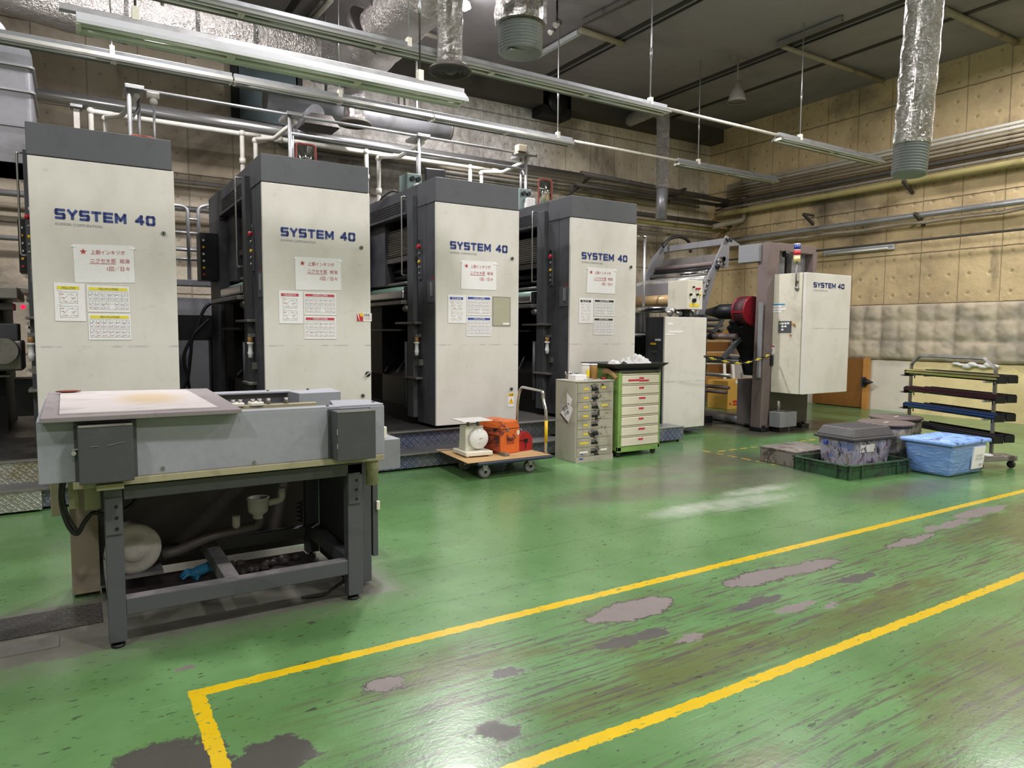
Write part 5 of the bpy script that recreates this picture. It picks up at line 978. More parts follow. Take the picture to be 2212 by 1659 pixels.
for a, b, w_ in (((1598, 695), (1628, 760), .3), ((1618, 745), (1630, 805), .24), ((1600, 730), (1560, 775), .06), ((1585, 690), (1600, 720), .12)):
    part('reel_arm', MB().beam(at(*a, 1, 7.3), at(*b, 1, 7.3), w_, w_), M['black' if w_ > .08 else 'frame'], r)
p = at(1592, 727, 1, 7.3); part('core_shaft', MB().cyl((p.x, 7.3, p.z), (p.x, 8.7, p.z), .045, 14), M['brown'], r); part('shaft_collar', MB().cyl((p.x, 7.75, p.z), (p.x, 7.85, p.z), .055, 14), M['black'], r)
p = at(1600, 780, 1, 7.4); part('lower_shaft', MB().cyl((p.x, 7.4, p.z), (p.x, 8.9, p.z), .05, 14), M['dull_steel'], r); part('shaft_cradle', MB().box(p.x-.06, p.x+.06, 7.4, 8.9, p.z+.03, p.z+.06).beam(at(1540, 720, 1, 8.2), at(1562, 690, 1, 8.2), .05, .05), M['frame'], r)
for v, u in ((812, 1580), (838, 1575), (848, 1570)): p = at(u, v, 1, 7.9); part('floor_rail', MB().cyl((p.x, 7.9, p.z), (p.x, 9.4, p.z), .03, 10), M['steel' if v == 812 else 'brown'], r)
for v in (690, 703, 715): p = at(1560, v, 1, 8.2); part('rear_bar', MB().cyl((p.x, 8.2, p.z), (p.x, 9.3, p.z), .03, 10), M['frame'], r)
# electrical cabinet
r = thing('electrical_cabinet', 'cream electrical cabinet lettered in blue, mounted on the brown column', 'cabinet', (9.28, 6.45, .585))
cx0, cx1, cy0, cy1, cz0, cz1 = 8.742, 9.825, 6.2, 6.72, .585, 2.31
fp = part('front_panel', MB().box(cx0+.02, cx1, cy0, cy0+.05, cz0, cz1, .006), M['cream'], r); part('case', MB().box(cx0, cx1-.01, cy0+.055, cy1, cz0, cz1, .004), M['cream2'], r)
mb = MB(); put_wide(mb, 'SYSTEM', (8.925, cy0-.002, 2.105), UX, UZ, .075, .52, .019); part('maker_lettering', mb, M['blue_text'], fp, 'blue lettering SYSTEM'); mb = MB(); put_wide(mb, '40', (9.5, cy0-.002, 2.105), UX, UZ, .075, .158, .019); part('number_lettering', mb, M['blue_text'], fp, 'blue number 40')
mb = MB(); put_text(mb, 'KOMORI CORPORATION', (8.925, cy0-.002, 2.055), UX, UZ, .02, .33); part('company_lettering', mb, M['grey_text'], fp)
pn = part('key_panel', MB().box(cx0-.006, cx0, 6.40, 6.62, 1.46, 1.63, .003), M['dark'], r)
for y, z in ((6.585, 1.59), (6.545, 1.592), (6.495, 1.594), (6.45, 1.596), (6.545, 1.55), (6.495, 1.552), (6.545, 1.505)): part('key', MB().box(cx0-.012, cx0-.006, y-.018, y+.018, z-.013, z+.013, .002), M['white'] if y < 6.57 else M['green'], pn)
part('key_switch', MB().cyl((cx0-.03, 6.36, 1.58), (cx0, 6.36, 1.58), .02, 10).cyl((cx0-.015, 6.41, 1.43), (cx0, 6.41, 1.43), .014, 10), M['wood_edge'], r)
mb = MB().box(cx0-.002, cx0, 6.52, 6.74, 1.862, 1.88); part('green_tape', mb, M['glove'], r, 'teal strip'); part('paper_strip', MB().box(cx0-.002, cx0, 6.58, 6.74, 1.83, 1.855).box(cx0-.002, cx0, 6.50, 6.74, 1.79, 1.815).box(cx0-.002, cx0, 6.58, 6.74, 1.755, 1.78), M['paper'], r)
tg = part('number_tag', MB().box(cx0-.004, cx0, 6.675, 6.755, 1.15, 1.27), M['paper'], r, 'white tag with a red top and the number 2'); mb = MB(); put_text(mb, '2', (cx0-.005, 6.73, 1.175), (0, -1, 0), UZ, .05); part('tag_number', mb, M['black_ink'], tg); part('tag_top', MB().box(cx0-.005, cx0-.003, 6.675, 6.755, 1.25, 1.27), M['red'], tg)
part('cable_gland', MB().sphere((cx0-.01, 6.33, 2.09), .035, .6, 1, 1).sphere((cx0-.01, 6.33, 2.19), .03, .6, 1, 1), M['dull_steel'], r); part('power_switch', MB().box(cx0-.04, cx0, 6.68, 6.73, .98, 1.13, .01), M['blackp'], r)
r = thing('signal_tower', 'signal light with blue, red and pale yellow rings on the cream electrical cabinet', 'signal light', (cx0-.03, 6.33, 2.2)); x, y = cx0-.03, 6.33
part('pole', MB().cyl((x, y, 2.12), (x, y, 2.46), .012, 8), M['dull_steel'], r)
for z0, z1, m_, nm in ((2.46, 2.54, 'sig_yel', 'yellow_lens'), (2.55, 2.62, 'red', 'red_lens'), (2.63, 2.70, 'sig_blue', 'blue_lens')): part(nm, MB().cyl((x, y, z0), (x, y, z1), .045, 18), M[m_], r)
part('cap_ring', MB().cyl((x, y, 2.54), (x, y, 2.55), .046, 18).cyl((x, y, 2.62), (x, y, 2.63), .046, 18).cyl((x, y, 2.70), (x, y, 2.715), .042, 18), M['ivory'], r)
r = thing('junction_box', 'small grey junction box low at the foot of the brown column', 'electrical box', (8.9, 6.6, .07))
part('case', MB().box(8.70, 9.08, 6.5, 6.7, .075, .30, .008), M['grey2'], r); part('bracket', MB().box(8.75, 8.95, 6.55, 6.7, .0, .08), M['black'], r); part('gland', MB().cyl((8.78, 6.6, .3), (8.78, 6.6, .46), .025, 10).box(8.74, 8.9, 6.58, 6.64, .3, .32), M['dull_steel'], r)
r = thing('barrier_chain', 'yellow and black plastic chain slung between the infeed unit and the cream cabinet', 'chain', (8.0, 6.8, .9))
p0, p1, p2 = at(1522, 770, 1, 6.55), at(1600, 785, 1, 6.6), at(1660, 767, 1, 6.66); path = smooth_path([p0, at(1560, 780, 1, 6.57), p1, at(1632, 778, 1, 6.63), p2], 9)
for i, (a, b) in enumerate(zip(path, path[1:])):
    d = (b-a).normalized(); s = d.cross(Vector((0, 0, 1) if i % 2 else (0, 1, 0))).normalized()*.012; e = d*.012
    part('link', MB().sweep([a-e-s*.6, a-e+s*.6, a+s, b+s, b+e+s*.6, b+e-s*.6, b-s, a-s, a-e-s*.6], .005, 6), M['chain_y' if (i//3) % 2 else 'black'], r)
solo('floor_pipe', MB().sweep([at(1522, 893, 2, .08), at(1640, 914, 2, .08)], .08, 14), M['duct_paint'], 'thick grey pipe lying on the floor between the infeed unit and the reel stand', 'pipe')
p = at(1530, 914, 2, 0); solo('floor_box', MB().box(p.x-.35, p.x+.1, p.y, p.y+.4, 0, .12, .01), M['black'], 'low black box on the floor beside the thick grey pipe', 'box')
p = at(1500, 930, 2, 0); solo('pit_cover', MB().prism([(p.x+q_[0], p.y+q_[1], 0) for q_ in ((-.5, -.1), (.2, .0), (-.0, .35), (-.6, .3))], (0, 0, .006)), M['frame'], 'dark square pit cover flush in the floor below the infeed unit', 'cover plate')
# behind the reel stand: cartons, timber, bin
p, q = at(1572, 857, 1, 9.0), at(1650, 822, 1, 9.0)
r = thing('carton_box', 'long yellow carton with red print on the floor behind the reel stand', 'box', (p.x+.3, 9.2, 0))
bx = part('carton', MB().box(p.x, q.x+.5, 9.0, 9.5, 0, q.z+.02, .01), M['card_yel'], r); mb = MB(); mb.box(p.x+.15, p.x+.42, 8.995, 9.0, .13, .17).box(p.x+.15, p.x+.42, 8.995, 9.0, .08, .11).box(p.x+.05, p.x+.09, 8.995, 9.0, .09, .13); part('red_print', mb, M['red'], bx); mb = MB(); put_text(mb, 'PREP', (p.x+.48, 8.995, .09), UX, UZ, .06); part('black_print', mb, M['black_ink'], bx); part('paper_tag', MB().box(p.x+.2, p.x+.4, 8.992, 8.997, q.z-.03, q.z+.03), M['paper'], bx)
p, q = at(1601, 826, 1, 9.7), at(1631, 766, 1, 9.7)
r = thing('waste_bin', 'tall grey plastic bin behind the yellow carton', 'bin', (p.x+.15, 9.8, 0)); part('body', MB().taper((p.x+q.x)/2, 9.85, 0, q.z, .22, .22, .34, .34, .01), M['disc'], r); part('rim', MB().box((p.x+q.x)/2-.19, (p.x+q.x)/2+.19, 9.66, 10.04, q.z-.03, q.z, .01), M['disc'], r)
r = thing('timber_stack', 'brown wooden boards stacked behind the reel arm', 'wood', (9.2, 10.4, 0)); p = at(1540, 850, 1, 10.3); q = at(1650, 690, 1, 10.3)
for i in range(6): part('board', MB().box(p.x+.1*(i % 3)-.3, min(q.x+.2, 12.6)-.05*i, 10.3+.02*i, 10.5, .1+.24*i, .3+.24*i, .006), M['wood_edge' if i % 2 else 'wood'], r)
part('post', MB().box(p.x+.5, p.x+.6, 10.2, 10.3, 0, 1.5).box(p.x-.3, min(q.x, 12.6), 10.3, 10.5, 0, .1), M['brown'], r)
r = thing('wooden_ladder', 'pale wooden ladder-like frame left of the waste bin', 'frame', (8.4, 9.6, 0)); p = at(1568, 845, 1, 9.55); q = at(1592, 780, 1, 9.55)
part('upright', MB().beam((p.x, 9.55, 0), (p.x+.1, 9.7, q.z), .05, .05), M['pvc'], r); part('upright', MB().beam((p.x+.28, 9.55, 0), (p.x+.34, 9.7, q.z), .05, .05), M['pvc'], r)
for z in (.25, .5): part('rung', MB().beam((p.x+.03, 9.58, z), (p.x+.32, 9.58, z), .04, .04), M['pvc'], r)

# ------------------------------------------------------------------ bins and rack on the right
A = Matrix.Translation((6.45, 4.01, 0)) @ Matrix.Rotation(math.radians(-5), 4, 'Z')
r = thing('crate_tray', 'low dirty green crate holding the grey bin', 'crate', (6.95, 4.35, 0))
w_, d_ = .97, .69; mb = MB(A).box(.02, w_-.02, .02, d_-.02, .0, .012)
for x0, x1, y0, y1 in ((.01, w_-.01, .01, .03), (.01, w_-.01, d_-.03, d_-.01), (.01, .03, .01, d_-.01), (w_-.03, w_-.01, .01, d_-.01)): mb.box(x0, x1, y0, y1, 0, .135)
part('wall', mb, M['tray_green'], r); mb = MB(A)
for x0, x1, y0, y1 in ((-.005, w_+.005, -.005, .03), (-.005, w_+.005, d_-.03, d_+.005), (-.005, .03, -.005, d_+.005), (w_-.03, w_+.005, -.005, d_+.005)): mb.box(x0, x1, y0, y1, .13, .145, .003).box(x0+.004, x1-.004, y0+.004, y1-.004, .1, .108)
part('rim', mb, M['tray_green'], r); mb = MB(A)
for x in (.02, .2, .75, .93): mb.box(x-.012, x+.012, -.004, .01, 0, .13)
for y in (.15, .55): mb.box(-.004, .01, y-.012, y+.012, 0, .13)
part('rib', mb, M['tray_green'], r)
A = Matrix.Translation((7.13, 4.38, .013)) @ Matrix.Rotation(math.radians(-5), 4, 'Z')
r = thing('storage_bin', 'ink-splashed grey bin with a charcoal lid standing in the green crate', 'bin', (7.13, 4.38, .013))
b = part('body', MB(A).taper(0, 0, 0, .33, .56, .38, .64, .45, .03), M['bin_grey'], r); part('label', MB(A).hexa([(-.20, -.216, .2), (.02, -.216, .2), (.02, -.20, .2), (-.20, -.20, .2), (-.20, -.225, .28), (.02, -.225, .28), (.02, -.2, .28), (-.20, -.2, .28)]), spat('torn_bin_label', 'd8d6d2', ['2a2a2c', '8a8a86'], 16), b, 'torn black and white label')
part('lid', MB(A).taper(0, 0, .325, .36, .69, .5, .70, .51, .012).taper(0, 0, .36, .455, .66, .47, .57, .38, .012), M['bin_lid'], r); mb = MB(A)
for i in range(5): mb.box(-.25, .25, -.15+.07*i, -.12+.07*i, .452, .462, .004)
part('lid_rib', mb, M['bin_lid'], r); part('side_clip', MB(A).box(-.345, -.315, .08, .13, .26, .30, .008), M['band_blue'], r, 'blue side clip')
A = Matrix.Translation((7.42, 3.55, 0)) @ Matrix.Rotation(math.radians(-2), 4, 'Z')
r = thing('storage_bin', 'light blue lidded bin wrapped in clear film with a white paper label', 'bin', (7.8, 3.8, 0))
b = part('body', MB(A).taper(.37, .24, 0, .33, .62, .42, .70, .50, .035), M['wrap'], r); part('lid', MB(A).box(-.005, .745, -.03, .52, .325, .365, .014).taper(.37, .245, .365, .378, .62, .42, .58, .38), M['blue_lid'], r)
lb = part('label', MB(A).hexa([(.42, .0, .06), (.64, .0, .06), (.64, .01, .06), (.42, .01, .06), (.43, -.018, .29), (.65, -.018, .29), (.65, -.0, .29), (.43, -.0, .29)]), M['paper'], b, 'white paper label'); mb = MB(A)
for z_, x_, w_ in ((.20, .47, .13), (.165, .46, .15), (.10, .54, .07)): stroke(mb, [Vector((x_+w_*i/12, -.012-.08*(z_-.1), z_+.012*math.sin(i*2.4))) for i in range(13)], .004, (0, -1, 0))
part('label_print', mb, M['pipe_tan'], lb)
r = thing('grimy_box', 'flat grimy lidded box on the floor left of the green crate', 'box', (6.9, 4.9, 0))
A = Matrix.Translation((6.58, 4.70, 0)) @ Matrix.Rotation(math.radians(-1), 4, 'Z'); part('body', MB(A).box(0, .65, 0, .48, 0, .155, .008), M['grime'], r); part('lid', MB(A).box(-.008, .658, -.008, .488, .155, .175, .005), M['grime'], r)
for x, y, h, nm in ((7.78, 4.42, .46, 'ink-stained drum with a rusty flat lid behind the grey bin'), (8.34, 4.62, .47, 'second drum with a rusty flat lid, between the first drum and the roller rack')):
    r = thing('ink_drum', nm, 'drum', (x, y, 0)); part('body', MB().lathe([(.26, 0), (.27, .01), (.27, .14), (.278, .15), (.27, .16), (.27, .3), (.278, .31), (.27, .32), (.27, h-.02)], (x, y, 0), 'Z', 30), M['drum'], r); part('lid', MB().lathe([(.285, h-.03), (.292, h-.01), (.285, h), (0.27, h-.006), (0, h-.006)], (x, y, 0), 'Z', 34), M['drum_lid'], r); part('lid_mark', MB().box(x-.06, x-.01, y-.03, y+.0, h-.006, h-.003).box(x+.02, x+.06, y-.01, y+.02, h-.006, h-.003), M['disc'], r)
# rack of ink gutters on a cart
r = thing('roller_rack', 'tall wheeled steel rack with slanted top corners carrying ink gutters', 'rack', (8.5, 4.1, 0))
RX = 8.5; PA, PB = Vector((8.47, 3.63, 0)), Vector((8.93, 4.78, 0)); RD = (PB-PA).normalized(); RS = Vector((RD.y, -RD.x, 0))
up = lambda p, z: Vector((p.x, p.y, z))
part('frame', MB().sweep(bend([up(PA, .14), up(PA, 1.08), up(PA+RD*.14, 1.19), up(PB-RD*.14, 1.19), up(PB, 1.08), up(PB, .14)], .03), .022, 4, smooth=False), M['dull_steel'], r)
for P_ in (PA, PB):
    c = part('cart', MB().hexa([up(P_+RS*s-RD*t_, z) for z in (.085, .14) for s, t_ in ((-.24, .1), (.24, .1), (.24, -.1), (-.24, -.1))], .006), M['grime'], r)
    for s in (-.2, .2): q = P_+RS*s-RD*.06; part('caster', MB().lathe([(.02, -.014), (.04, -.012), (.042, 0), (.04, .012), (.02, .014)], (q.x, q.y, .042), 'X', 16).box(q.x-.02, q.x+.02, q.y-.02, q.y+.02, .04, .09), M['blacktyre'], c)
part('cart_rail', MB().beam(up(PA, .11), up(PB, .11), .06, .04), M['grime'], r)
part('base_rag', MB().sphere((PA.x-.12, PA.y-.02, .15), .06, 1.2, .8, .35), M['rag'], r)
for z, key, nm in ((.97, 'g_yel', 'yellow-inked'), (.76, 'g_mag', 'maroon-inked'), (.56, 'g_cyan', 'blue-inked'), (.33, 'g_blk', 'black-inked')):
    part('bracket', MB().beam(up(PA-RS*.14, z-.03), up(PA+RS*.14, z-.03), .03, .02).beam(up(PB-RS*.14, z-.03), up(PB+RS*.14, z-.03), .03, .02), M['steel'], r)
    for s, l0, l1, w2 in ((-1, -.17, 1.17, 'front'), (1, -.13, 1.06, 'rear')):
        g = thing('ink_gutter', '%s long gutter on the %s side of the roller rack' % (nm, w2), 'gutter', up(PA+RS*.09*s+RD*.5, z), 0, 'ink gutters on the rack')
        a, b = up(PA+RS*.09*s+RD*l0, z), up(PA+RS*.09*s+RD*l1, z); e = RS*.045
        mb = MB(); sec = [(-.055, .035), (-.05, .0), (-.02, -.018), (.02, -.018), (.05, .0), (.055, .05), (.045, .05), (.04, .004), (.015, -.008), (-.015, -.008), (-.04, .004), (-.045, .035)]
        mb.prism([a+RS*x_+Vector((0, 0, z_)) for x_, z_ in sec], b-a); part('trough', mb, M['g_blk' if key in ('g_yel', 'g_cyan') else key], g)
        part('blade', MB().prism([a-RS*.058+Vector((0, 0, .0)), a-RS*.062+Vector((0, 0, .012)), a-RS*.036+Vector((0, 0, .052)), a-RS*.03+Vector((0, 0, .046))], b-a), M[key if s < 0 else 'g_blk'], g)
        for q0, q1 in ((a-RD*.004, a+RD*.012), (b-RD*.012, b+RD*.004)): part('end_plate', MB().beam(q0, q1, .12, .075), M['black'], g)
        if s < 0: [part('drain_screw', MB().cyl(q+Vector((0, 0, -.06)), q+Vector((0, 0, -.015)), .006, 8), M['black'], g) for q in (a+RD*.1, b-RD*.1)]
# ------------------------------------------------------------------ ducts
def wrinkle(path, rad, n=28, jit=.02, step=.04):
    """a foil-wrapped tube: many rings with an uneven radius"""
    P = [Vector(p) for p in path]; pts = []; L = 0
    for a, b in zip(P, P[1:]):
        k = max(1, int((b-a).length/step))
        for i in range(k): pts.append(a.lerp(b, i/k))
    pts.append(P[-1]); rr = [rad*(1+.03*noise.noise((i*.25, rad*30, 0))+.015*math.sin(i*.9)) for i in range(len(pts))]
    return MB().sweep(pts, rr, n, True, 0, jit, jit < .02)
def ribbed(p, q, r_, n=24, pitch=.022, amp=.008):
    p, q = Vector(p), Vector(q); L = (q-p).length; k = int(L/pitch)*2; pts = [p.lerp(q, i/k) for i in range(k+1)]
    return MB().sweep(pts, [r_+(amp if i % 2 else 0) for i in range(k+1)], n, smooth=False)
yd, zd = 10.2, 5.347
r = thing('main_duct', 'large foil-wrapped duct running across the top left and bending upward', 'duct', (1.0, yd, zd))
e0 = at(60, 5, 1, 8.6)
part('duct_run', wrinkle(bend([(-1.8, 8.5, 5.75), (-1.1, 9.8, 5.45), (-.2, yd, zd), (3.5, yd, zd)], .6, 10), .333, 30, .012, .06), M['foil_dark'], r)
pth = bend([(3.05, yd, zd), (at(768, 110, 1, yd).x, yd, zd), at(925, -30, 1, 7.4)], .75, 14)
part('elbow', wrinkle(pth[:15], .35, 30, .03, .05), M['foil'], r); part('riser', wrinkle(pth[12:], .352, 30, .008, .08), M['foil_dark'], r)
for i, x in enumerate((.66, 1.45, 2.15, 3.1)): part('seam_band', MB().cyl((x, yd, zd), (x+.05, yd, zd), .345, 30), M['foil'], r)
for a, b in ((800, 75), (850, 33)): q = at(a, b, 1, 9.0 if a == 800 else 8.5); part('seam_band', MB().cyl(q, q+Vector((.03, -.08, .05)), .37, 30), M['galv_dark'], r)
for x in (.48, 1.07): part('hanger_strap', MB().box(x-.02, x+.02, yd-.38, yd-.36, zd+.1, ZC), M['pvc' if x < .5 else 'pipe_dark'], r)
def vduct(x, y, z0, ztop, rad, label, diff=True, mat_=None, coll=None):
    r = thing('drop_duct', label, 'duct', (x, y, z0))
    if diff:
        part('diffuser', MB().lathe([(rad*.9, .08), (rad*1.35, .06), (rad*1.72, .02), (rad*1.72, .0), (rad*1.5, -.01), (rad*1.45, .015), (rad*1.15, -.015), (rad*1.1, .015), (rad*.75, -.015), (rad*.7, .015), (rad*.35, -.015), (0, -.015)], (x, y, z0), 'Z', 32), M['pipe_dark'], r, 'dark round air diffuser'); zz = z0+.06
    elif coll:
        part('collar', ribbed((x, y, z0), (x, y, z0+coll), rad*.84, 28), M['collar'], r, 'bare spiral collar'); part('damper', MB().hexa([(x-rad*.7, y-rad*.4, z0-.02), (x+rad*.7, y-rad*.4, z0+.02), (x+rad*.7, y+rad*.4, z0+.06), (x-rad*.7, y+rad*.4, z0+.02), (x-rad*.7, y-rad*.4, z0-.01), (x+rad*.7, y-rad*.4, z0+.03), (x+rad*.7, y+rad*.4, z0+.07), (x-rad*.7, y+rad*.4, z0+.03)]), M['galv'], r) if rad < .24 else None; zz = z0+coll
    part('foil_wrap', wrinkle([(x, y, zz), (x, y, ztop)], rad, 26, .028, .045), mat_ or M['foil'], r)
    return r
vduct(3.63, 10.2, 4.48, 5.02, .148, 'foil drop duct with a dark round diffuser hanging below the big duct elbow')
vduct(3.37, 6.6, 4.10, ZC, .128, 'foil drop duct ending in a dark round diffuser over the walkway, top centre')
vduct(2.88, 4.5, 3.50, ZC, .186, 'thick foil duct ending in a bare spiral collar at the top of the picture', False, M['foil_fine'], .2)
r = thing('drop_duct', 'thick foil duct with a ribbed grey hose end hanging at the upper right', 'duct', (6.35, 3.5, 2.86))
part('hose_end', ribbed((6.34, 3.5, 2.86), (6.37, 3.5, 3.16), .135, 28, .024, .01), M['collar'], r, 'ribbed grey hose end'); part('foil_wrap', wrinkle([(6.37, 3.5, 3.12), (6.372, 3.5, 3.16), (6.47, 3.5, 4.4), (6.6, 3.5, ZC)], .152, 32, .015, .035), M['foil'], r)
r = thing('drop_duct', 'slim foil duct with a dull grey lower end hanging before the back wall', 'duct', (9.81, 10.2, 3.65))
part('lower_sleeve', MB().cyl((9.81, 10.2, 3.65), (9.83, 10.2, 4.3), .11, 24), M['duct_paint'], r); part('foil_wrap', wrinkle([(9.83, 10.2, 4.25), (9.81, 10.2, 5.62), (9.9, 10.5, 5.85), (10.2, 11.59, 5.95)], .125, 26, .03, .04), M['foil'], r)
r = thing('box_duct', 'big grey sheet-metal duct with rounded top corner and seams beside the first tower', 'duct', (-1.2, 9.9, 3.0))
def slab(z0, z1, o=0): 
    mb = MB(); pts = bend([(-3, 9.3-o, 0), (-.27+o, 9.3-o, 0), (-.27+o, 10.3+o, 0), (-3, 10.3+o, 0)], .06); return mb.prism([(p.x, p.y, z0) for p in pts], (0, 0, z1-z0))
part('shaft', slab(3.22, 4.24), M['duct_paint'], r); mb = MB(); pts = [(-3, 4.24), (-.27, 4.24), (-.27, 4.38), (-.31, 4.48), (-.38, 4.53), (-3, 4.56)]; mb.prism([(x, 9.3, z) for x, z in pts], (0, 1.0, 0)); part('hood', mb, M['duct_paint'], r)
for z in (3.97, 4.23): part('seam_flange', slab(z, z+.02, .025), M['galv'], r)
for z in (3.6, 3.22): part('seam_flange', slab(z, z+.02, .02), M['duct_paint'], r)
r = thing('elbow_hood', 'pale curved sheet-metal hood peeking out above the big grey box duct', 'duct', (-1, 9.9, 4.56)); part('hood', MB().sphere((-.9, 9.8, 4.72), .4, 1.0, .8, .5, 24), M['light_white'], r)
r = thing('round_tank', 'long grey horizontal cylinder hung before the back wall', 'tank', (4.3, 10.8, 4.83)); part('shell', MB().cyl((2.5, 10.8, 4.83), (5.48, 10.8, 4.83), .2, 28), M['duct_paint'], r); [part('hanger_strap', MB().box(xx-.015, xx+.015, 10.78, 10.82, 5.0, ZC-.004), M['galv'], r) for xx in (3.4, 4.9)]; part('end_ring', MB().cyl((5.44, 10.8, 4.83), (5.485, 10.8, 4.83), .205, 28), M['galv_dark'], r)
mb = MB(); q = at(858, 240, 1, 10.6); mb.box(q.x, q.x+.2, 10.585, 10.6, q.z, q.z+.04); mb.prism([(q.x+.36, 10.59, q.z+.06), (q.x+.46, 10.59, q.z+.06), (q.x+.41, 10.59, q.z-.06)], (0, .01, 0)); part('flow_mark', mb, M['black_ink'], r)
p = at(700, 268, 1, 10.0); r = thing('duct_grille', 'open black mouth of a sheet-metal hood behind the second rail post', 'duct', (p.x, 10, p.z)); part('hood', MB().taper(p.x-.05, 10.1, p.z-.05, p.z+.12, .5, .4, .3, .3, .01), M['galv_dark'], r); part('wall_sleeve', MB().cyl((p.x-.05, 10.2, p.z+.2), (p.x-.05, 11.98, p.z+.2), .12, 18), M['duct_paint'], r); part('mouth', MB().box(p.x-.29, p.x+.19, 9.92, 10.28, p.z-.06, p.z-.045), M['soot'], r)
# ------------------------------------------------------------------ hanging light rows
def fixture(x0, x1, y, z, label, group, wd=.2, tubes=2, big=False, race=0):
    r = thing('strip_light', label, 'ceiling light', ((x0+x1)/2, y, z), 0, group)
    h = .10 if big else .075; a = wd/2
    mb = MB(); sec = [(-a, z), (-a+.008, z-.004), (-.03, z+h-.02), (.03, z+h-.02), (a-.008, z-.004), (a, z), (a-.0, z+.025), (.04, z+h), (-.04, z+h), (-a, z+.025)]
    mb.prism([(x0, y+q, zz) for q, zz in sec], (x1-x0, 0, 0)); part('reflector', mb, M['light_white' if big else 'row_white'], r)
    part('raceway', MB().box(x0-race, x1, y-.03, y+.03, z+h, z+h+.045, .004), M['galv' if big else 'collar'], r)
    n = max(1, round((x1-x0)/1.24)); L = (x1-x0)/n
    for i in range(n):
        for t_ in ((-.05, .05) if tubes == 2 else (0,)):
            part('tube', MB().cyl((x0+L*i+.03, y+t_, z+.012), (x0+L*(i+1)-.03, y+t_, z+.012), .016, 10), M['tube'], r)
        [part('lamp_holder', MB().box(q, q+.03, y-.07, y+.07, z, z+.04, .004), M['ivory'], r) for q in (x0+L*i, x0+L*(i+1)-.03)]
    return r
def hanger(r, x, y, z, top=ZC-.004, mt='galv'):
    part('rod', MB().cyl((x, y, z), (x, y, top), .009, 8), M[mt], r); part('rod_clamp', MB().box(x-.025, x+.025, y-.035, y+.035, z-.05, z+.05, .004), M['ivory'], r); part('turnbuckle', MB().cyl((x, y, z+.55), (x, y, z+.68), .016, 8), M['galv'], r)
zf, yf = 3.6, 6.05
x0, x1 = at(165, 62, 1, yf).x, at(1000, 218, 1, yf).x
f = fixture(x0, x1, yf, zf, 'long white strip light hanging lowest and nearest, with a greenish underside', 'hanging strip lights', .24, 2, True, .1)
hanger(f, at(293, 50, 1, yf).x, yf, zf+.18, mt='pipe_dark'); hanger(f, at(907, 178, 1, yf).x, yf, zf+.18, mt='pipe_dark')
zc, yc = 4.36, 7.05
f = fixture(at(150, 0, 2, zc).x, at(1438, 243, 1, yc).x, yc, zc, 'long strip light crossing the top of the picture behind the foil drop duct', 'hanging strip lights', .22)
for u in (883, 1405): q = at(u, 200, 1, yc); hanger(f, q.x, yc, zc+.12)
x2, x3 = at(1680, 300, 1, yc).x, at(1900, 345, 1, yc).x
f = fixture(x2, x3, yc, zc, 'short strip light at the far right end of the upper light row', 'hanging strip lights', .22); hanger(f, at(1728, 297, 1, yc).x, yc, zc+.12)
solo('conduit', MB().cyl((at(1438, 243, 1, yc).x, yc, zc+.08), (x2, yc, zc+.08), .022, 10), M['pvc'], 'pale conduit linking the two strip lights of the upper row', 'conduit')
zb_, yb_ = 4.34, 8.95
xs = [at(-60, 80, 1, yb_).x, at(505, 178, 1, yb_).x, at(935, 262, 1, yb_).x, at(1237, 318, 1, yb_).x]
nm = ('left piece', 'middle piece', 'right-hand piece')
for i in range(3):
    f = fixture(xs[i]-(1.2 if i == 0 else 0), xs[i+1]-.02, yb_, zb_, '%s of the lower row of strip lights above the tower tops' % nm[i], 'hanging strip lights', .16, 1)
    hanger(f, at((248, 735, 1205)[i], 285, 1, yb_).x, yb_, zb_+.12)
x2, x3 = at(1462, 352, 1, yb_).x, at(1675, 390, 1, yb_).x
f = fixture(x2, x3, yb_, zb_, 'short strip light at the far right end of the lower row, before the wall corner', 'hanging strip lights', .18, 1); hanger(f, at(1508, 350, 1, yb_).x, yb_, zb_+.12)
solo('conduit', MB().cyl((xs[3], yb_, zb_+.08), (x2, yb_, zb_+.08), .022, 10), M['pvc'], 'pale conduit linking the lower row of strip lights to its last lamp', 'conduit')
# ceiling battens and conduits
def ceil_bar(u0, v0, u1, v1, mt, nm, cat, r_=.02, z=ZC-.06, box=False):
    a, b = at(u0, v0, 2, z), at(u1, v1, 2, z); mb = MB().beam(a, b, r_*2, r_*2) if box else MB().cyl(a, b, r_, 10)
    mb.cyl((a.x, a.y, z), (a.x, a.y, ZC), .01, 6).cyl((b.x, b.y, z), (b.x, b.y, ZC), .01, 6); return solo(nm[0], mb, M[mt], nm[1], cat)
ceil_bar(1160, 121, 1250, 70, 'light_white', ('ceiling_batten', 'thin white lamp batten on the ceiling right of the spiral-collared duct'), 'lamp', .035, box=True)
ceil_bar(1262, 48, 1390, -15, 'galv_dark', ('ceiling_batten', 'dusty lamp batten at the top edge, beyond the thin white one'), 'lamp', .035, box=True)
ceil_bar(1680, 97, 1820, 41, 'dull_steel', ('ceiling_batten', 'grey lamp batten on the ceiling over the right-hand light row'), 'lamp', .035, box=True)
ceil_bar(1255, 65, 1348, 96, 'pipe_tan', ('ceiling_conduit', 'short tan conduit on the ceiling beside the thin white batten'), 'conduit', .045)
ceil_bar(1690, 100, 1908, 176, 'pipe_tan', ('ceiling_conduit', 'tan conduit on the ceiling running from the grey batten to the wall'), 'conduit', .04)
ceil_bar(2040, 22, 2195, 92, 'pipe_tan', ('ceiling_conduit', 'tan conduit on the ceiling behind the big right-hand duct'), 'conduit', .05)
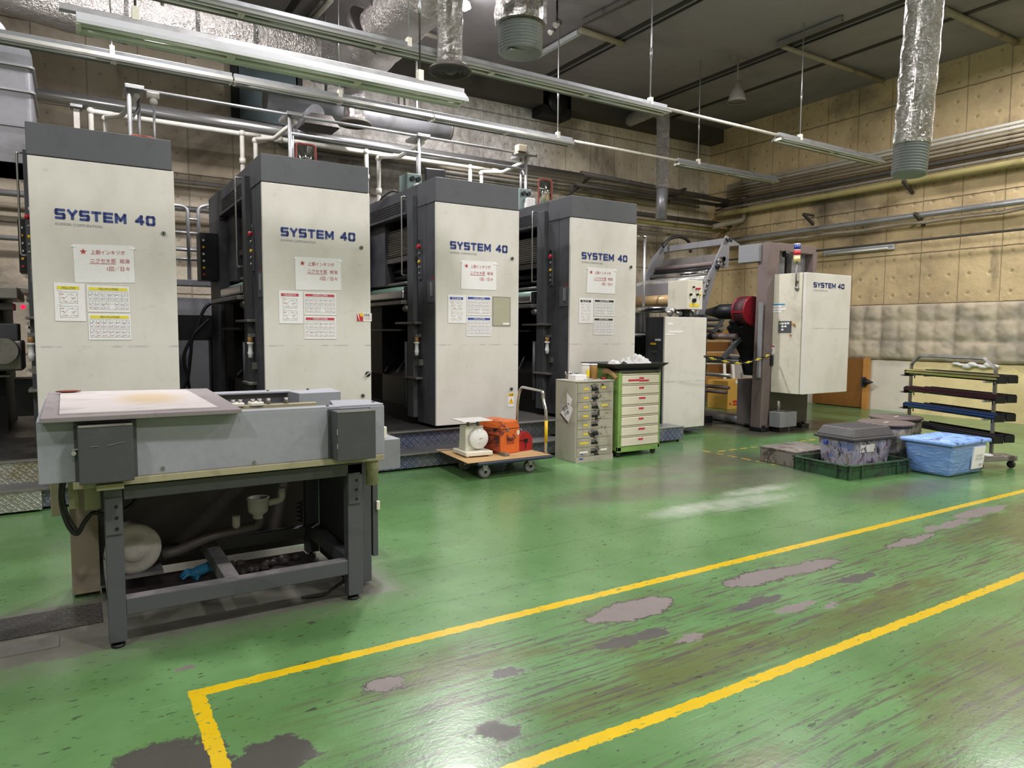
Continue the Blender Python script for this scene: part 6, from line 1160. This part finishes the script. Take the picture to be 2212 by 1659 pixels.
ceil_bar(868, 58, 950, 82, 'pvc', ('ceiling_conduit', 'pale conduit on the ceiling behind the centre foil drop duct'), 'conduit', .035)
ceil_bar(895, 34, 950, 46, 'pipe_grey', ('ceiling_conduit', 'grey conduit above the pale one behind the centre drop duct'), 'conduit', .03)
ceil_bar(668, 50, 715, 0, 'pvc', ('ceiling_conduit', 'pale ceiling conduit left of the bent foil duct, nearer of two'), 'conduit', .04)
ceil_bar(655, 45, 698, 0, 'dull_steel', ('ceiling_conduit', 'thin grey ceiling conduit beside the pale one left of the bent duct'), 'conduit', .025)
q = at(1592, 222, 1, 8.5); r = thing('pendant_lamp', 'unlit bell-shaped pendant lamp hanging from the dark ceiling', 'ceiling lamp', (q.x, 8.5, q.z))
part('shade', MB().lathe([(.15, .02), (.16, .0), (.15, .05), (.12, .15), (.07, .24), (.05, .26), (.05, .36), (0, .36)], (q.x, 8.5, q.z), 'Z', 26, caps=False), M['pipe_grey'], r); part('lens', MB().lathe([(.0, .03), (.14, .03)], (q.x, 8.5, q.z), 'Z', 24, caps=False), M['dull_steel'], r); part('stem', MB().cyl((q.x, 8.5, q.z+.34), (q.x, 8.5, ZC), .015, 8).box(q.x-.1, q.x+.1, 8.45, 8.55, ZC-.05, ZC), M['pipe_grey'], r)
q = at(1004, 15, 1, 9.0); r = thing('floodlight', 'bright lit floodlight under the ceiling behind the centre drop duct', 'ceiling lamp', (q.x, 9.0, q.z))
part('glass', MB().sphere((q.x, 9.0, q.z), .055, 1, 1, 1, 16), M['glow'], r, 'glowing lamp glass'); part('reflector', MB().lathe([(.1, .0), (.09, .06), (.04, .1), (.02, .1)], (q.x, 9.02, q.z), 'Z', 18, caps=False), M['pipe_grey'], r); part('stem', MB().cyl((q.x, 9.02, q.z+.09), (q.x, 9.02, ZC-.004), .012, 8), M['pipe_grey'], r)
d = bpy.data.lights.new('floodlight_beam', 'POINT'); d.energy = 70; d.shadow_soft_size = .06; o = link(bpy.data.objects.new('floodlight_beam', d)); o.location = (q.x, 8.9, q.z-.02)
q = at(1203, 48, 2, 5.9); r = thing('spot_head', 'small dark twin spot head on the ceiling right of the spiral-collared duct', 'lamp', tuple(q)); part('head', MB().cyl(q+Vector((-.03, 0, -.05)), q+Vector((.06, .02, .02)), .045, 12).cyl(q+Vector((-.05, .1, -.12)), q+Vector((.03, .12, -.05)), .04, 12), M['chrome'], r); part('bracket', MB().cyl(q, (q.x, q.y, ZC), .015, 8), M['black'], r)
# ------------------------------------------------------------------ pipes along the walls
for i in range(5):
    z = 4.40+.075*i; solo('wall_conduit', MB().cyl((3.2, 11.85, z), (12.6, 11.85, z), .03, 10), M['pipe_tan' if i % 2 else 'pipe_grey'], 'one of five level conduits bundled along the back wall', 'conduit', 'conduit bundle on the back wall')
for v, mt, rr, nm in ((352, 'pipe_grey', .035, 'grey pipe on the back wall at the far left, topmost of four'), (417, 'galv', .045, 'shiny pipe on the back wall at the far left, second of four from the top'), (445, 'pipe_tan', .05, 'tan pipe on the back wall at the far left, third of four from the top'), (514, 'galv', .035, 'shiny thin pipe on the back wall at the far left, lowest of four')):
    q = at(20, v, 1, 11.8); solo('wall_pipe', MB().cyl((-4, 11.8, q.z), (3.6, 11.8, q.z), rr, 12), M[mt], nm, 'pipe')
def run(v_l, v_r, u_l, u_r, mt, rr, nm, x=12.9, wav=0):
    a, b = at(u_l, v_l, 0, x), at(u_r, v_r, 0, x); z = (a.z+b.z)/2
    pts = [(x, 2.0+(9.6/24)*i, z+wav*noise.noise((i*.7, rr*99, 3))) for i in range(25)]
    return solo('wall_pipe', MB().sweep(pts, rr, 12), M[mt], nm, 'pipe')
c3 = lambda a, b: (1472+a/2.989, b/2.989)
run(435, 435, 2208, 2208, 'galv', .055, 'silver-lagged pipe along the right-hand wall, below the yellowed pipe'); run(349, 349, 2208, 2208, 'pipe_yellow', .06, 'thick yellowed pipe along the right-hand wall')
run(495, 495, 2208, 2208, 'pipe_dark', .022, 'thin dark pipe along the right-hand wall just above the wall lamp'); run(452, 452, 2208, 2208, 'pipe_tan', .035, 'wavy tan pipe just under the silver-lagged pipe on the right-hand wall', 12.95, .05)
for i in range(5):
    q = at(2208, 262+9.5*i, 0, 12.9); solo('wall_conduit', MB().cyl((12.92, 2, q.z), (12.92, 11.3, q.z), .028, 10), M['pvc' if i < 2 else 'pipe_tan'], 'one of five conduits bundled high along the right-hand wall', 'conduit', 'conduit bundle on the right-hand wall')
run(318, 318, 2208, 2208, 'pipe_dark', .045, 'dark sooty pipe under the conduit bundle on the right-hand wall'); run(333, 333, 2208, 2208, 'pipe_grey', .03, 'grey pipe just above the thick yellowed pipe on the right-hand wall')
for i, (u, v) in enumerate(((1960, 400), (1985, 470), (1745, 470))):
    q = at(u, v, 0, 12.9); solo('pipe_bracket', MB().beam((13.09, q.y, q.z-.12), (12.75, q.y, q.z+.06), .05, .05).beam((13.09, q.y, q.z+.06), (12.75, q.y, q.z+.06), .04, .04), M['pipe_dark'], 'dark wall bracket under the %s on the right-hand wall' % ('yellowed pipe', 'silver-lagged pipe, nearer one', 'silver-lagged pipe, farther one')[i], 'bracket')
# tangle of pipes in the corner
for i, (a, b, yy, mt, rr, nm) in enumerate((((1385, 478), (1570, 508), 11.5, 'pipe_yellow', .05, 'yellowed pipe on the back wall near the corner, behind the web rig'), ((1380, 500), (1530, 520), 11.6, 'pipe_grey', .03, 'grey pipe just below the yellowed one near the wall corner'), ((1380, 462), (1540, 470), 11.3, 'pipe_dark', .05, 'sooty pipe just above the yellowed one near the wall corner'), ((1450, 405), (1610, 445), 11.2, 'pipe_dark', .05, 'sooty pipe slanting under the corner strip light'), ((1460, 430), (1620, 415), 11.4, 'pipe_dark', .04, 'sooty pipe crossing the slanting one in the corner'))):
    solo('corner_pipe', MB().cyl((8.6, yy, at(*a, 1, yy).z), (XR-.02-.01*i, yy, at(*a, 1, yy).z+(.0 if i != 3 else -.12)), rr, 10), M[mt], nm, 'pipe')
q = at(1607, 385, 1, 10.9); q2 = at(1607, 475, 1, 10.9); solo('corner_pipe', MB().sweep(bend([q, q2, at(1540, 490, 1, 11.2)], .1), .06, 12), M['pipe_tan'], 'upright tan pipe with an elbow near the wall corner', 'pipe')
for a, b, c_, nm in (((1235, 405), (1280, 378), (1225, 424), 'dark angle bracket on the back wall above the last tower'), ((1430, 430), (1480, 408), (1425, 445), 'dark angle bracket on the back wall beside the slim drop duct')):
    q = at(*b, 1, 11.96); r = thing('angle_bracket', nm, 'bracket', tuple(q)); part('arm', MB().beam(at(*a, 1, 11.3), q, .07, .05), M['pipe_dark'], r); part('brace', MB().beam(at(*c_, 1, 11.4), q, .06, .04), M['pipe_dark'], r)
q = at(1126, 322, 1, 9.35); r = thing('alarm_box', 'pale beige sensor box on the rail above the third tower', 'box', (q.x, 9.35, q.z)); part('case', MB().box(q.x-.08, q.x+.08, 9.3, 9.42, q.z-.05, q.z+.06, .01), M['pipe_tan'], r); part('mount', MB().box(q.x-.1, q.x+.1, 9.32, 9.46, q.z-.1, q.z-.05, .02), M['pipe_grey'], r)
q = at(332, 220, 1, 7.9); r = thing('pipe_valve', 'small grey valve head on a thin stem above the nearest tower', 'valve', (q.x, 7.9, 3.12)); q.y = 7.9; part('head', MB().sphere((q.x, 7.9, q.z), .038).cyl((q.x-.06, 7.9, q.z+.06), (q.x+.05, 7.9, q.z+.06), .034, 10), M['disc'], r); part('stem', MB().cyl((q.x, 7.9, 3.1), (q.x, 7.9, q.z), .012, 8), M['galv'], r)
for k in (0, 1):
    q = at(1034+27*k, 370, 1, 10.7); solo('exhaust_pipe', MB().cyl((q.x, 10.7, DECK), (q.x, 10.7, 3.82), .105, 20), M['galv'], ('left' if k == 0 else 'right')+' of the two shiny upright pipes behind the third tower', 'pipe')
